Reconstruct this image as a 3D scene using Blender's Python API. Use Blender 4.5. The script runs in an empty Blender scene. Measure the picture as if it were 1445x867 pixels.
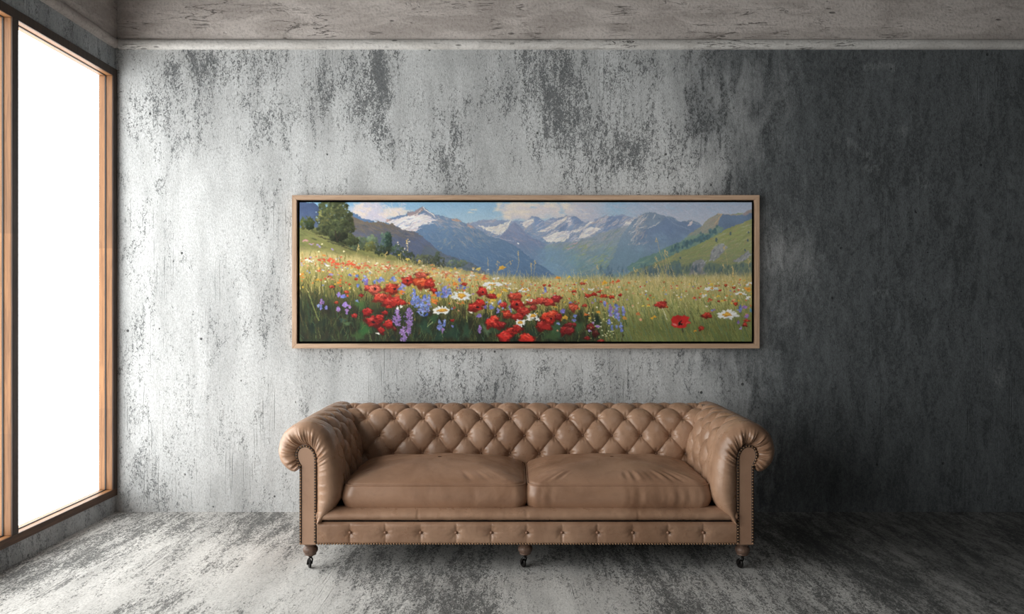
import bpy, bmesh, math, random
import numpy as np
from mathutils import Vector, Matrix

random.seed(7)
RNG = np.random.default_rng(11)
SC = bpy.context.scene
COL = SC.collection
PI = math.pi

# ------------------------------------------------------------------ frame
F_PX, CX, CY = 1060.0, 722.5, 433.5          # focal length in pixels, image centre
CAM_H = 1.229
WALL_Y = 4.5                                  # back wall
LEFT_X = -2.373                               # left wall
RIGHT_X = 3.7
REAR_Y = -1.6
CEIL_Z = 3.42


def srgb(r, g, b):
    def f(c):
        c /= 255.0
        return c / 12.92 if c <= 0.04045 else ((c + 0.055) / 1.055) ** 2.4
    return (f(r), f(g), f(b), 1.0)


# ------------------------------------------------------------------ object helpers
def link_mesh(name, verts, faces, material=None, parent=None, smooth=True, sharp_deg=None):
    me = bpy.data.meshes.new(name)
    me.from_pydata([tuple(v) for v in verts], [], [tuple(f) for f in faces])
    me.validate()
    me.update()
    o = bpy.data.objects.new(name, me)
    COL.objects.link(o)
    if material:
        me.materials.append(material)
    if smooth:
        me.polygons.foreach_set('use_smooth', [True] * len(me.polygons))
        if sharp_deg is not None:
            me.set_sharp_from_angle(angle=math.radians(sharp_deg))
    if parent:
        o.parent = parent
    return o


def link_bm(name, bm, material=None, parent=None, smooth=False, sharp_deg=None):
    bmesh.ops.recalc_face_normals(bm, faces=bm.faces)
    me = bpy.data.meshes.new(name)
    bm.to_mesh(me)
    bm.free()
    o = bpy.data.objects.new(name, me)
    COL.objects.link(o)
    if material:
        me.materials.append(material)
    if smooth:
        me.polygons.foreach_set('use_smooth', [True] * len(me.polygons))
        if sharp_deg is not None:
            me.set_sharp_from_angle(angle=math.radians(sharp_deg))
    if parent:
        o.parent = parent
    return o


def add_box(bm, x0, x1, y0, y1, z0, z1, bevel=0.0, seg=2):
    r = bmesh.ops.create_cube(bm, size=1.0)
    vs = r['verts']
    bmesh.ops.scale(bm, vec=(x1 - x0, y1 - y0, z1 - z0), verts=vs)
    bmesh.ops.translate(bm, vec=((x0 + x1) / 2, (y0 + y1) / 2, (z0 + z1) / 2), verts=vs)
    if bevel > 0:
        es = list({e for v in vs for e in v.link_edges})
        bmesh.ops.bevel(bm, geom=es, offset=bevel, segments=seg, affect='EDGES', profile=0.5)


def empty(name, loc, label=None, cat=None, group=None, kind=None):
    o = bpy.data.objects.new(name, None)
    o.empty_display_size = 0.1
    COL.objects.link(o)
    o.location = loc
    if label: o['label'] = label
    if cat: o['category'] = cat
    if group: o['group'] = group
    if kind: o['kind'] = kind
    return o


def grid_faces(nu, nv, wrap_u=False):
    """vertex index = u*nv + v"""
    fs = []
    for u in range(nu if wrap_u else nu - 1):
        u2 = (u + 1) % nu
        for v in range(nv - 1):
            fs.append((u * nv + v, u2 * nv + v, u2 * nv + v + 1, u * nv + v + 1))
    return fs


def catmull(pts, n):
    """resample a polyline of control points smoothly; n samples per whole curve, uniform in control parameter"""
    P = np.asarray(pts, float)
    m = len(P)
    t = np.linspace(0, m - 1, n)
    out = np.zeros((n, P.shape[1]))
    for i, tt in enumerate(t):
        k = min(int(tt), m - 2)
        u = tt - k
        p0 = P[max(k - 1, 0)]; p1 = P[k]; p2 = P[k + 1]; p3 = P[min(k + 2, m - 1)]
        out[i] = 0.5 * ((2 * p1) + (-p0 + p2) * u + (2 * p0 - 5 * p1 + 4 * p2 - p3) * u ** 2 + (-p0 + 3 * p1 - 3 * p2 + p3) * u ** 3)
    return out


def arclen(P):
    d = np.sqrt(((P[1:] - P[:-1]) ** 2).sum(1))
    return np.concatenate([[0], np.cumsum(d)])


def smoothstep(a, b, x):
    t = np.clip((x - a) / (b - a), 0, 1)
    return t * t * (3 - 2 * t)


def value_noise(h, w, fy, fx, seed):
    """smooth noise sampled on an h x w raster with fx, fy lattice cells, 0..1"""
    r = np.random.default_rng(seed)
    gy, gx = int(math.ceil(fy)) + 2, int(math.ceil(fx)) + 2
    g = r.random((gy, gx))
    y = np.linspace(0, fy, h); x = np.linspace(0, fx, w)
    yi = y.astype(int); xi = x.astype(int)
    ty = y - yi; tx = x - xi
    ty = (ty * ty * (3 - 2 * ty))[:, None]; tx = (tx * tx * (3 - 2 * tx))[None, :]
    a = g[yi][:, xi]; b = g[yi][:, xi + 1]; c = g[yi + 1][:, xi]; d = g[yi + 1][:, xi + 1]
    return (a * (1 - tx) + b * tx) * (1 - ty) + (c * (1 - tx) + d * tx) * ty


def fbm(h, w, fy, fx, seed, octs=4, gain=0.5):
    s = np.zeros((h, w)); a = 1.0; tot = 0
    for k in range(octs):
        s += a * value_noise(h, w, fy * 2 ** k, fx * 2 ** k, seed + 17 * k)
        tot += a; a *= gain
    return s / tot


def tube_loop(pts, r, nseg=6, closed=True):
    P = np.asarray(pts, float)
    n = len(P)
    verts = []
    for i in range(n):
        if closed:
            t = P[(i + 1) % n] - P[i - 1]
        else:
            t = P[min(i + 1, n - 1)] - P[max(i - 1, 0)]
        t /= np.linalg.norm(t) + 1e-9
        up = np.array([0, 0, 1.0]) if abs(t[2]) < 0.9 else np.array([0, 1.0, 0])
        a = np.cross(t, up); a /= np.linalg.norm(a)
        b = np.cross(a, t)
        for k in range(nseg):
            an = 2 * PI * k / nseg
            verts.append(P[i] + r * (math.cos(an) * a + math.sin(an) * b))
    faces = []
    for i in range(n if closed else n - 1):
        j = (i + 1) % n
        for k in range(nseg):
            k2 = (k + 1) % nseg
            faces.append((i * nseg + k, j * nseg + k, j * nseg + k2, i * nseg + k2))
    return verts, faces


def lathe(profile, n=24, axis='z', center=(0, 0, 0)):
    """profile: list of (r, h). closed caps when r == 0"""
    verts, faces = [], []
    m = len(profile)
    for i in range(n):
        a = 2 * PI * i / n
        for r, h in profile:
            x, y, z = r * math.cos(a), r * math.sin(a), h
            if axis == 'x':
                x, y, z = h, r * math.cos(a), r * math.sin(a)
            elif axis == 'y':
                x, y, z = r * math.cos(a), h, r * math.sin(a)
            verts.append((x + center[0], y + center[1], z + center[2]))
    for i in range(n):
        j = (i + 1) % n
        for k in range(m - 1):
            faces.append((i * m + k, j * m + k, j * m + k + 1, i * m + k + 1))
    return verts, faces


def join_geo(parts):
    V, Fc = [], []
    for v, f in parts:
        o = len(V)
        V += [tuple(p) for p in v]
        Fc += [tuple(i + o for i in q) for q in f]
    return V, Fc


# ------------------------------------------------------------------ node helpers
class G:
    """tiny node-graph writer"""
    def __init__(self, name):
        self.m = bpy.data.materials.new(name)
        self.m.use_nodes = True
        self.t = self.m.node_tree
        self.t.nodes.clear()
        self.out = self.t.nodes.new('ShaderNodeOutputMaterial')

    def n(self, typ, **props):
        nd = self.t.nodes.new(typ)
        for k, v in props.items():
            setattr(nd, k, v)
        return nd

    def set(self, sock, val):
        if isinstance(val, bpy.types.NodeSocket):
            self.t.links.new(val, sock)
        else:
            sock.default_value = val

    def math(self, op, a, b=0.0, c=0.0, clamp=False):
        nd = self.n('ShaderNodeMath', operation=op, use_clamp=clamp)
        self.set(nd.inputs[0], a); self.set(nd.inputs[1], b); self.set(nd.inputs[2], c)
        return nd.outputs[0]

    def add(self, a, b): return self.math('ADD', a, b)
    def mul(self, a, b): return self.math('MULTIPLY', a, b)
    def sub(self, a, b): return self.math('SUBTRACT', a, b)

    def ramp(self, x, a, b, lo=0.0, hi=1.0):
        nd = self.n('ShaderNodeMapRange', interpolation_type='SMOOTHSTEP')
        self.set(nd.inputs['Value'], x)
        nd.inputs['From Min'].default_value = a; nd.inputs['From Max'].default_value = b
        nd.inputs['To Min'].default_value = lo; nd.inputs['To Max'].default_value = hi
        return nd.outputs['Result']

    def coord(self):
        return self.n('ShaderNodeTexCoord').outputs['Object']

    def vscale(self, v, s, off=(0, 0, 0)):
        nd = self.n('ShaderNodeMapping')
        self.set(nd.inputs['Vector'], v)
        nd.inputs['Scale'].default_value = s
        nd.inputs['Location'].default_value = off
        return nd.outputs[0]

    def noise(self, v, scale, detail=4, rough=0.55, dist=0.0):
        nd = self.n('ShaderNodeTexNoise')
        self.set(nd.inputs['Vector'], v)
        nd.inputs['Scale'].default_value = scale
        nd.inputs['Detail'].default_value = detail
        nd.inputs['Roughness'].default_value = rough
        nd.inputs['Distortion'].default_value = dist
        return nd.outputs['Fac']

    def voro(self, v, scale, feature='F1', rnd=1.0):
        nd = self.n('ShaderNodeTexVoronoi', feature=feature)
        self.set(nd.inputs['Vector'], v)
        nd.inputs['Scale'].default_value = scale
        nd.inputs['Randomness'].default_value = rnd
        return nd.outputs['Distance']

    def mix(self, f, a, b):
        nd = self.n('ShaderNodeMix', data_type='RGBA')
        self.set(nd.inputs[0], f); self.set(nd.inputs[6], a); self.set(nd.inputs[7], b)
        return nd.outputs[2]

    def attr(self, name, fac=True):
        nd = self.n('ShaderNodeAttribute', attribute_name=name)
        return nd.outputs['Fac'] if fac else nd.outputs['Color']

    def bump(self, h, strength=0.3, dist=0.01, normal=None):
        nd = self.n('ShaderNodeBump')
        nd.inputs['Strength'].default_value = strength
        nd.inputs['Distance'].default_value = dist
        self.set(nd.inputs['Height'], h)
        if normal is not None: self.set(nd.inputs['Normal'], normal)
        return nd.outputs[0]

    def finish(self, color, rough=0.6, normal=None, metallic=0.0, spec=0.5, coat=0.0, sheen=0.0):
        p = self.n('ShaderNodeBsdfPrincipled')
        self.set(p.inputs['Base Color'], color)
        self.set(p.inputs['Roughness'], rough)
        self.set(p.inputs['Metallic'], metallic)
        self.set(p.inputs['Specular IOR Level'], spec)
        if coat:
            p.inputs['Coat Weight'].default_value = coat
            p.inputs['Coat Roughness'].default_value = 0.35
        if sheen:
            p.inputs['Sheen Weight'].default_value = sheen
        if normal is not None: self.set(p.inputs['Normal'], normal)
        self.t.links.new(p.outputs[0], self.out.inputs[0])
        return self.m


def mat_concrete(name, light, dark, horizontal=False, chips=0.0, film_amt=0.30):
    """trowelled plaster over dark cement. vertex attributes: stain (where the plaster is worn), tone (how dark the cement is)"""
    g = G(name)
    P = g.coord()
    stain = g.attr('stain')
    tone = g.attr('tone')
    if horizontal:                     # floor: brush marks run along Y
        sv = g.vscale(P, (1.0, 0.22, 1.0)); fv = g.vscale(P, (1.0, 0.45, 1.0)); lv = g.vscale(P, (1.0, 0.06, 1.0))
    else:                              # walls: runs go down
        sv = g.vscale(P, (1.0, 1.0, 0.30)); fv = g.vscale(P, (1.0, 1.0, 0.6)); lv = g.vscale(P, (1.0, 1.0, 0.06))
    speck = g.noise(fv, 85.0, 6, 0.72, 1.1)
    mid = g.noise(sv, 15.0, 6, 0.65, 0.7)
    streak = g.noise(lv, 75.0, 3, 0.6)
    big = g.noise(P, 2.3, 4, 0.55)
    speck2 = g.noise(fv, 210.0, 3, 0.6, 0.6)
    v = g.add(g.mul(g.sub(speck, 0.5), 2.4), g.mul(g.sub(mid, 0.5), 1.1))
    v = g.add(v, g.mul(g.sub(streak, 0.5), 0.9))
    v = g.add(v, g.mul(g.sub(speck2, 0.5), 1.3))
    v = g.add(v, g.mul(g.sub(big, 0.5), 0.35))
    v = g.add(v, g.mul(g.sub(stain, 0.5), 1.25))
    worn = g.ramp(v, 0.14, 0.52)                # bare patches
    film = g.ramp(v, -0.28, 0.30)               # thinned plaster, dark showing through
    cv = g.add(g.mul(g.sub(speck, 0.5), 2.2), g.mul(g.sub(mid, 0.5), 1.5))
    cv = g.add(cv, g.add(g.mul(g.sub(speck2, 0.5), 1.2), g.mul(g.sub(stain, 0.5), 0.9)))
    chip = g.ramp(cv, 0.10 - chips, 0.27 - chips)
    scr = g.noise(g.vscale(P, (1.0, 0.02, 1.0) if horizontal else (1.0, 1.0, 0.02)), 130.0, 2, 0.5)
    scr = g.mul(g.ramp(scr, 0.60, 0.70), g.ramp(g.noise(sv, 5.0, 4, 0.6), 0.50, 0.62))
    pit_n = g.voro(g.vscale(P, (1.0, 1.0, 1.0)), 9.0)
    pit_gate = g.noise(P, 21.0, 2, 0.5)
    pits = g.mul(g.ramp(pit_n, 0.055, 0.09, 1.0, 0.0), g.ramp(pit_gate, 0.52, 0.58))
    # plaster tint and fine mottling
    fine = g.noise(fv, 130.0, 4, 0.75, 0.8)
    cloud = g.noise(sv, 4.0, 5, 0.6, 0.3)
    light2 = tuple(c * 0.74 for c in light[:3]) + (1,)
    base = g.mix(g.ramp(cloud, 0.38, 0.66), light, light2)
    dark2 = tuple(c * 0.6 for c in dark[:3]) + (1,)
    dk = g.mix(g.ramp(fine, 0.3, 0.7), dark2, dark)
    mid_c = tuple((l * 0.45 + d_ * 0.55) for l, d_ in zip(light[:3], dark[:3])) + (1,)
    c = g.mix(g.mul(film, film_amt), base, mid_c)
    c = g.mix(g.mul(worn, g.ramp(g.noise(fv, 150.0, 3, 0.6, 0.8), 0.36, 0.60, 0.84, 0.40)), c, dk)
    c = g.mix(g.mul(chip, 0.62), c, dark2)
    c = g.mix(g.mul(scr, 0.45), c, dark2)
    # bare cement where tone is high
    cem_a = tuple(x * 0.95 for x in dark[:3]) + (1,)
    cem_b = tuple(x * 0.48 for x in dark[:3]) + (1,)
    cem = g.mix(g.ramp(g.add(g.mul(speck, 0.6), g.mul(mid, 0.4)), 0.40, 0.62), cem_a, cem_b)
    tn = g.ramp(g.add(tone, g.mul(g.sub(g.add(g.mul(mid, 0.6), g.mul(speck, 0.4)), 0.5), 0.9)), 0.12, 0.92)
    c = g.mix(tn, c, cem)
    c = g.mix(g.mul(pits, 0.85), c, (0.03, 0.032, 0.034, 1))
    c = g.mix(g.ramp(fine, 0.34, 0.58, 0.30, 0.0), c, (0.04, 0.043, 0.045, 1))
    h = g.sub(g.sub(g.mul(fine, 0.3), g.mul(worn, 0.8)), g.mul(pits, 1.5))
    h = g.sub(g.add(h, g.mul(speck, 0.9)), g.mul(g.add(chip, scr), 0.9))
    nrm = g.bump(h, 0.55, 0.008)
    return g.finish(c, g.ramp(worn, 0, 1, 0.85, 0.7), nrm, spec=0.25)


def mat_beam(name, light, dark, stretch_axis='x'):
    g = G(name)
    P = g.coord()
    s = (0.12, 1, 1) if stretch_axis == 'x' else (1, 0.12, 1)
    s2 = (0.3, 1, 1) if stretch_axis == 'x' else (1, 0.3, 1)
    lv = g.vscale(P, s)
    sv = g.vscale(P, s2)
    a = g.noise(sv, 9.0, 6, 0.62, 0.6)
    b = g.noise(P, 70.0, 4, 0.65)
    ln = g.noise(lv, 14.0, 5, 0.6, 0.9)
    crack = g.ramp(g.math('ABSOLUTE', g.sub(ln, 0.5)), 0.0, 0.012, 1.0, 0.0)
    gate = g.ramp(g.noise(P, 3.5, 3, 0.6), 0.50, 0.60)
    crack = g.mul(crack, gate)
    pit = g.mul(g.ramp(g.voro(sv, 26.0), 0.10, 0.2, 1.0, 0.0), g.ramp(g.noise(P, 6.0, 2), 0.52, 0.62))
    c = g.mix(g.ramp(a, 0.36, 0.64), light, dark)
    c = g.mix(g.mul(g.ramp(b, 0.45, 0.75), 0.45), c, tuple(x * 0.45 for x in dark[:3]) + (1,))
    c = g.mix(g.mul(crack, 0.8), c, (0.03, 0.027, 0.025, 1))
    c = g.mix(g.mul(pit, 0.7), c, (0.04, 0.036, 0.034, 1))
    h = g.add(g.add(g.mul(a, 1.2), g.mul(b, 0.5)), g.mul(g.add(crack, pit), -1.2))
    return g.finish(c, 0.88, g.bump(h, 0.55, 0.012), spec=0.2)


def mat_wood(name, c1, c2, axis, scale=1.0, stave=0.0, rough=0.5):
    g = G(name)
    P = g.coord()
    k = {'x': (0.05, 1, 1), 'y': (1, 0.05, 1), 'z': (1, 1, 0.05)}[axis]
    v = g.vscale(P, k)
    a = g.noise(v, 60.0 * scale, 5, 0.6, 0.8)
    b = g.noise(v, 220.0 * scale, 3, 0.6)
    c = g.mix(g.ramp(a, 0.35, 0.68), c1, c2)
    c = g.mix(g.mul(g.ramp(b, 0.52, 0.72), 0.5), c, tuple(x * 0.55 for x in c2[:3]) + (1,))
    if stave:
        sep = g.n('ShaderNodeSeparateXYZ'); g.set(sep.inputs[0], P)
        comp = sep.outputs['xyz'.index(axis)]
        idx = g.math('FLOOR', g.add(g.mul(comp, 1.0 / stave), 0.34))
        wn = g.n('ShaderNodeTexWhiteNoise', noise_dimensions='1D')
        g.set(wn.inputs['W'], idx)
        c = g.mix(g.mul(wn.outputs['Value'], 0.35), c, tuple(x * 0.45 for x in c2[:3]) + (1,))
    return g.finish(c, rough, g.bump(g.add(a, g.mul(b, 0.5)), 0.15, 0.002), spec=0.35)


def mat_leather(name, c_hi, c_lo, rough=0.42, wrinkle=1.0):
    g = G(name)
    P = g.coord()
    a = g.noise(P, 3.2, 5, 0.6, 0.5)
    b = g.noise(P, 14.0, 4, 0.6, 0.4)
    grain = g.voro(P, 420.0)
    wr = g.noise(g.vscale(P, (1, 1, 0.35)), 26.0, 4, 0.6, 1.2)
    c = g.mix(g.ramp(a, 0.34, 0.68), c_hi, c_lo)
    c = g.mix(g.mul(g.ramp(b, 0.48, 0.80), 0.35), c, tuple(x * 0.7 for x in c_lo[:3]) + (1,))
    n1 = g.bump(g.mul(grain, 1.0), 0.12, 0.0015)
    n2 = g.bump(wr, 0.10 * wrinkle, 0.012, n1)
    r = g.ramp(b, 0.3, 0.7, rough - 0.06, rough + 0.10)
    return g.finish(c, r, n2, spec=0.5)


def mat_plain(name, color, rough=0.5, metallic=0.0, spec=0.5, var=0.15, scale=40.0):
    g = G(name)
    n = g.noise(g.coord(), scale, 3, 0.6)
    c = g.mix(g.mul(n, var * 2), color, tuple(x * 0.5 for x in color[:3]) + (1,))
    return g.finish(c, rough, g.bump(n, 0.08, 0.001), metallic, spec)


def mat_glass(name):
    g = G(name)
    fr = g.n('ShaderNodeFresnel'); fr.inputs['IOR'].default_value = 1.45
    tr = g.n('ShaderNodeBsdfTransparent'); tr.inputs[0].default_value = (0.97, 0.98, 0.975, 1)
    gl = g.n('ShaderNodeBsdfGlossy'); gl.inputs['Roughness'].default_value = 0.02
    front = g.sub(1.0, g.n('ShaderNodeNewGeometry').outputs['Backfacing'])
    mx = g.n('ShaderNodeMixShader')
    g.set(mx.inputs[0], g.mul(g.mul(fr.outputs[0], 0.8), front))
    g.t.links.new(tr.outputs[0], mx.inputs[1]); g.t.links.new(gl.outputs[0], mx.inputs[2])
    g.t.links.new(mx.outputs[0], g.out.inputs[0])
    return g.m
SKY = 6.2
SPOT = 50  # energy of the added fill spot

# ------------------------------------------------------------------ materials
M = {}
M['plaster'] = mat_concrete('worn_plaster', (0.66, 0.668, 0.67, 1), (0.15, 0.162, 0.17, 1))
M['floor'] = mat_concrete('brushed_concrete_floor', (0.65, 0.632, 0.605, 1), (0.10, 0.102, 0.10, 1), horizontal=True, chips=0.06, film_amt=0.45)
M['sidewall'] = mat_concrete('grey_concrete', (0.50, 0.525, 0.54, 1), (0.22, 0.235, 0.245, 1))
M['beam_x'] = mat_beam('board_marked_concrete_x', (0.57, 0.515, 0.485, 1), (0.40, 0.355, 0.33, 1), 'x')
M['beam_y'] = mat_beam('board_marked_concrete_y', (0.57, 0.515, 0.485, 1), (0.40, 0.355, 0.33, 1), 'y')
M['lip'] = mat_beam('pale_cement_lip', (0.66, 0.635, 0.61, 1), (0.52, 0.495, 0.47, 1), 'x')
WOOD1, WOOD2 = (0.31, 0.145, 0.058, 1), (0.20, 0.088, 0.034, 1)
M['wood_y'] = mat_wood('stained_wood_y', WOOD1, WOOD2, 'y', 1.0, 0.85)
M['wood_z'] = mat_wood('stained_wood_z', WOOD1, WOOD2, 'z', 1.0, 0.95)
M['gasket'] = mat_plain('black_rubber', (0.012, 0.011, 0.010, 1), 0.6)
M['glass'] = mat_glass('window_glass')
M['dark_room'] = mat_plain('dark_plaster', (0.16, 0.16, 0.16, 1), 0.9, var=0.3, scale=4.0)


def grid_panel(name, origin, du, dv, nu, nv, material, stain=None, tone=None):
    """flat grid; stain/tone callables on (U, V) arrays in metres along du, dv"""
    o = np.array(origin, float); du = np.array(du, float); dv = np.array(dv, float)
    a = np.linspace(0, 1, nu); b = np.linspace(0, 1, nv)
    A, B = np.meshgrid(a, b, indexing='ij')
    V = o + A[..., None] * du + B[..., None] * dv
    V = V.reshape(-1, 3)
    ob = link_mesh(name, V, grid_faces(nu, nv), material, smooth=False)
    me = ob.data
    for nm, fn, dflt in (('stain', stain, 0.45), ('tone', tone, 0.0)):
        at = me.attributes.new(nm, 'FLOAT', 'POINT')
        val = np.full(len(V), dflt) if fn is None else fn(V[:, 0], V[:, 1], V[:, 2]).ravel()
        at.data.foreach_set('value', val.astype(np.float32))
    ob['kind'] = 'structure'
    return ob


def to_px(x, z):
    """point of the back wall -> where the photograph shows it"""
    s = F_PX / WALL_Y
    return CX + x * s, CY - (z - CAM_H) * s


def lookup(tab, u, v):
    h, w = tab.shape
    i = np.clip((v * (h - 1)).astype(int), 0, h - 1); j = np.clip((u * (w - 1)).astype(int), 0, w - 1)
    return tab[i, j]


# patches where the plaster has worn off: (x, y, half width, half height, amount) over the wall as photographed
WALL_PATCH = [
    (265, 150, 45, 90, 0.22), (368, 110, 16, 55, 0.32), (300, 95, 110, 24, 0.16), (445, 125, 22, 38, 0.42), (505, 120, 34, 62, 0.52),
    (538, 150, 22, 85, 0.55), (560, 235, 20, 50, 0.30), (600, 210, 34, 70, 0.32), (640, 150, 30, 60, 0.25), (640, 250, 40, 30, 0.28),
    (395, 210, 18, 60, 0.22), (265, 230, 26, 50, 0.2), (185, 430, 30, 80, 0.18), (185, 640, 40, 70, 0.25), (250, 590, 60, 50, 0.12),
    (210, 330, 22, 60, 0.16), (700, 545, 50, 40, 0.25), (590, 540, 50, 40, 0.15), (350, 600, 50, 70, 0.12), (330, 690, 120, 30, 0.14),
    (725, 110, 45, 40, 0.25), (790, 140, 30, 70, 0.30), (830, 205, 45, 55, 0.40), (905, 110, 30, 60, 0.30), (905, 220, 40, 50, 0.32),
    (970, 160, 40, 90, 0.25), (1030, 200, 16, 90, 0.5), (860, 90, 120, 14, 0.2), (700, 220, 30, 60, 0.2), (455, 235, 60, 30, -0.3),
    (320, 260, 70, 60, -0.22), (220, 230, 40, 60, -0.2), (690, 160, 18, 70, -0.25), (735, 240, 40, 50, -0.2), (300, 430, 80, 120, -0.15),
    (880, 540, 90, 30, 0.1), (480, 540, 60, 40, -0.1),
]
_wn = fbm(300, 500, 5, 9, 3, 5, 0.6)
_wn2 = fbm(300, 500, 3, 14, 23, 5, 0.6)
_wx = fbm(300, 500, 9, 14, 40, 4) - 0.5
_wy = fbm(300, 500, 9, 14, 60, 4) - 0.5


def wall_uv(x, z):
    return np.clip((x + 2.5) / 6.3, 0, 1), np.clip(z / 3.5, 0, 1)


def wall_stain(x, y, z):
    u, v = wall_uv(x, z)
    px, py = to_px(x, z)
    px = px + 90 * lookup(_wx, u, v); py = py + 90 * lookup(_wy, u, v)
    s = 0.33 + 0.52 * (lookup(_wn, u, v) - 0.5) + 0.35 * (lookup(_wn2, u, v) - 0.5)
    for cx, cy, hx, hy, a in WALL_PATCH:
        s = s + 0.62 * a * np.exp(-((px - cx) / hx) ** 2 - ((py - cy) / hy) ** 2)
    return np.clip(s, 0, 1.2)


def wall_tone(x, y, z):
    """the bare dark cement bay to the right, with a ragged edge and plaster remnants"""
    u, v = wall_uv(x, z)
    px, py = to_px(x, z)
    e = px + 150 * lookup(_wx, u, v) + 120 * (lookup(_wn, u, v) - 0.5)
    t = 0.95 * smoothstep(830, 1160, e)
    rem = np.zeros_like(t)
    for cx, cy, hx, hy in [(1212, 226, 13, 11), (1218, 246, 16, 9), (1206, 205, 8, 14), (1275, 185, 9, 11), (1410, 545, 12, 34), (1190, 196, 9, 7), (1250, 100, 22, 8), (1290, 262, 14, 8), (1245, 400, 20, 14)]:
        rem = np.maximum(rem, np.exp(-((px + 70 * lookup(_wx, u, v) - cx) / hx) ** 2 - ((py + 70 * lookup(_wy, u, v) - cy) / hy) ** 2))
    t = t - 0.15 * smoothstep(0.38, 0.62, rem + 0.5 * (lookup(_wn2, u, v) - 0.5))
    return np.clip(t, 0, 1)


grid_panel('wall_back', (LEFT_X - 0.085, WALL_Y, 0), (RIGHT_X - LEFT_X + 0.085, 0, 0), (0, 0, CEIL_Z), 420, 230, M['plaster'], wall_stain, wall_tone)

_fn = fbm(300, 300, 5, 12, 91, 5, 0.6)
_fn2 = fbm(300, 300, 3, 24, 131, 4, 0.6)
_fx = fbm(300, 300, 8, 8, 171, 4) - 0.5
FLOOR_PATCH = [(-1.9, 4.2, 0.30, 0.35, 0.18), (-2.2, 3.6, 0.14, 0.9, 0.22), (-1.0, 4.25, 0.5, 0.25, 0.15), (-0.45, 3.25, 0.22, 0.25, 0.16), (-0.28, 3.05, 0.25, 0.2, 0.14),
               (-1.3, 3.3, 0.25, 0.4, -0.12), (-0.75, 3.2, 0.2, 0.35, -0.25), (0.35, 3.15, 0.35, 0.3, -0.2), (-1.55, 3.0, 0.1, 0.35, 0.2), (1.0, 3.1, 0.45, 0.3, -0.05),
               (0.65, 3.05, 0.12, 0.15, 0.25), (-1.9, 3.1, 0.2, 0.2, -0.2)]


def floor_uv(x, y):
    return np.clip((x + 2.6) / 6.4, 0, 1), np.clip((y + 1.7) / 6.3, 0, 1)


def floor_stain(x, y, z):
    u, v = floor_uv(x, y)
    s = 0.52 + 0.65 * (lookup(_fn, u, v) - 0.5) + 0.55 * (lookup(_fn2, u, v) - 0.5)
    xx = x + 0.35 * lookup(_fx, u, v)
    for cx, cy, hx, hy, a in FLOOR_PATCH:
        s = s + a * np.exp(-((xx - cx) / hx) ** 2 - ((y - cy) / hy) ** 2)
    return np.clip(s, 0, 1.2)


def floor_tone(x, y, z):
    u, v = floor_uv(x, y)
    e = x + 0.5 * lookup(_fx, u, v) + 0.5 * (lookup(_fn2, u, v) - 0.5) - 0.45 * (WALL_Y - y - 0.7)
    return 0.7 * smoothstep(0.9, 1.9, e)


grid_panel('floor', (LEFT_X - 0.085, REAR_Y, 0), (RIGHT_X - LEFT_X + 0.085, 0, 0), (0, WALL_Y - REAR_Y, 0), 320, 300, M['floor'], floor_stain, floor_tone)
# room shell that the camera does not see: ceiling, right wall, wall behind the camera
grid_panel('ceiling', (LEFT_X - 0.085, REAR_Y, CEIL_Z), (RIGHT_X - LEFT_X + 0.085, 0, 0), (0, WALL_Y - REAR_Y, 0), 2, 2, M['dark_room'])
grid_panel('wall_right', (RIGHT_X, REAR_Y, 0), (0, WALL_Y - REAR_Y, 0), (0, 0, CEIL_Z), 2, 2, M['dark_room'])
grid_panel('wall_front', (LEFT_X - 0.085, REAR_Y, 0), (RIGHT_X - LEFT_X + 0.085, 0, 0), (0, 0, CEIL_Z), 2, 2, M['dark_room'])

# ------------------------------------------------------------------ left wall with the window opening
WZ0, WZ1 = 0.103, 2.649
WY0, WY1 = -0.997, WALL_Y  # unseen panes toward and behind the camera are added to spread the daylight
bm = bmesh.new()
XO = LEFT_X - 0.085
add_box(bm, XO, LEFT_X, REAR_Y, WALL_Y, 0, WZ0)
add_box(bm, XO, LEFT_X, REAR_Y, WALL_Y, WZ1, CEIL_Z)
add_box(bm, XO, LEFT_X, REAR_Y, WY0, WZ0, WZ1)
wl = link_bm('wall_left', bm, M['sidewall'])
wl['kind'] = 'structure'
for nm_, v_ in (('stain', 0.5), ('tone', 0.0)):
    at_ = wl.data.attributes.new(nm_, 'FLOAT', 'POINT'); at_.data.foreach_set('value', [v_] * len(wl.data.vertices))

XF, XG, XB = LEFT_X + 0.004, -2.407, -2.449       # face, glass, outer edge of the frame
FW = 0.047
win = empty('window_1', (LEFT_X, (WY0 + WY1) / 2, WZ0), kind='structure')


def wpart(name, bm, mat, parent=None):
    o = link_bm(name, bm, mat, smooth=False)
    o.parent = parent or win
    o.matrix_parent_inverse = Matrix.Translation(-Vector(win.location))
    return o


e = 0.0015
bm = bmesh.new(); add_box(bm, XB, XF, WY0, WY1 - e, WZ1 - FW, WZ1, 0.002); wpart('top_rail', bm, M['wood_y'])
bm = bmesh.new(); add_box(bm, XB, XF, WY0, WY1 - e, WZ0, WZ0 + 0.042, 0.002); wpart('bottom_rail', bm, M['wood_y'])
bm = bmesh.new(); add_box(bm, XB, XF, WY1 - 0.05, WY1 - e, WZ0 + 0.0425, WZ1 - FW - 0.0005, 0.002); wpart('jamb', bm, M['wood_z'])
bm = bmesh.new(); add_box(bm, XB, XF, WY0, WY0 + 0.05, WZ0 + 0.0425, WZ1 - FW - 0.0005, 0.002); wpart('jamb', bm, M['wood_z'])
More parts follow.
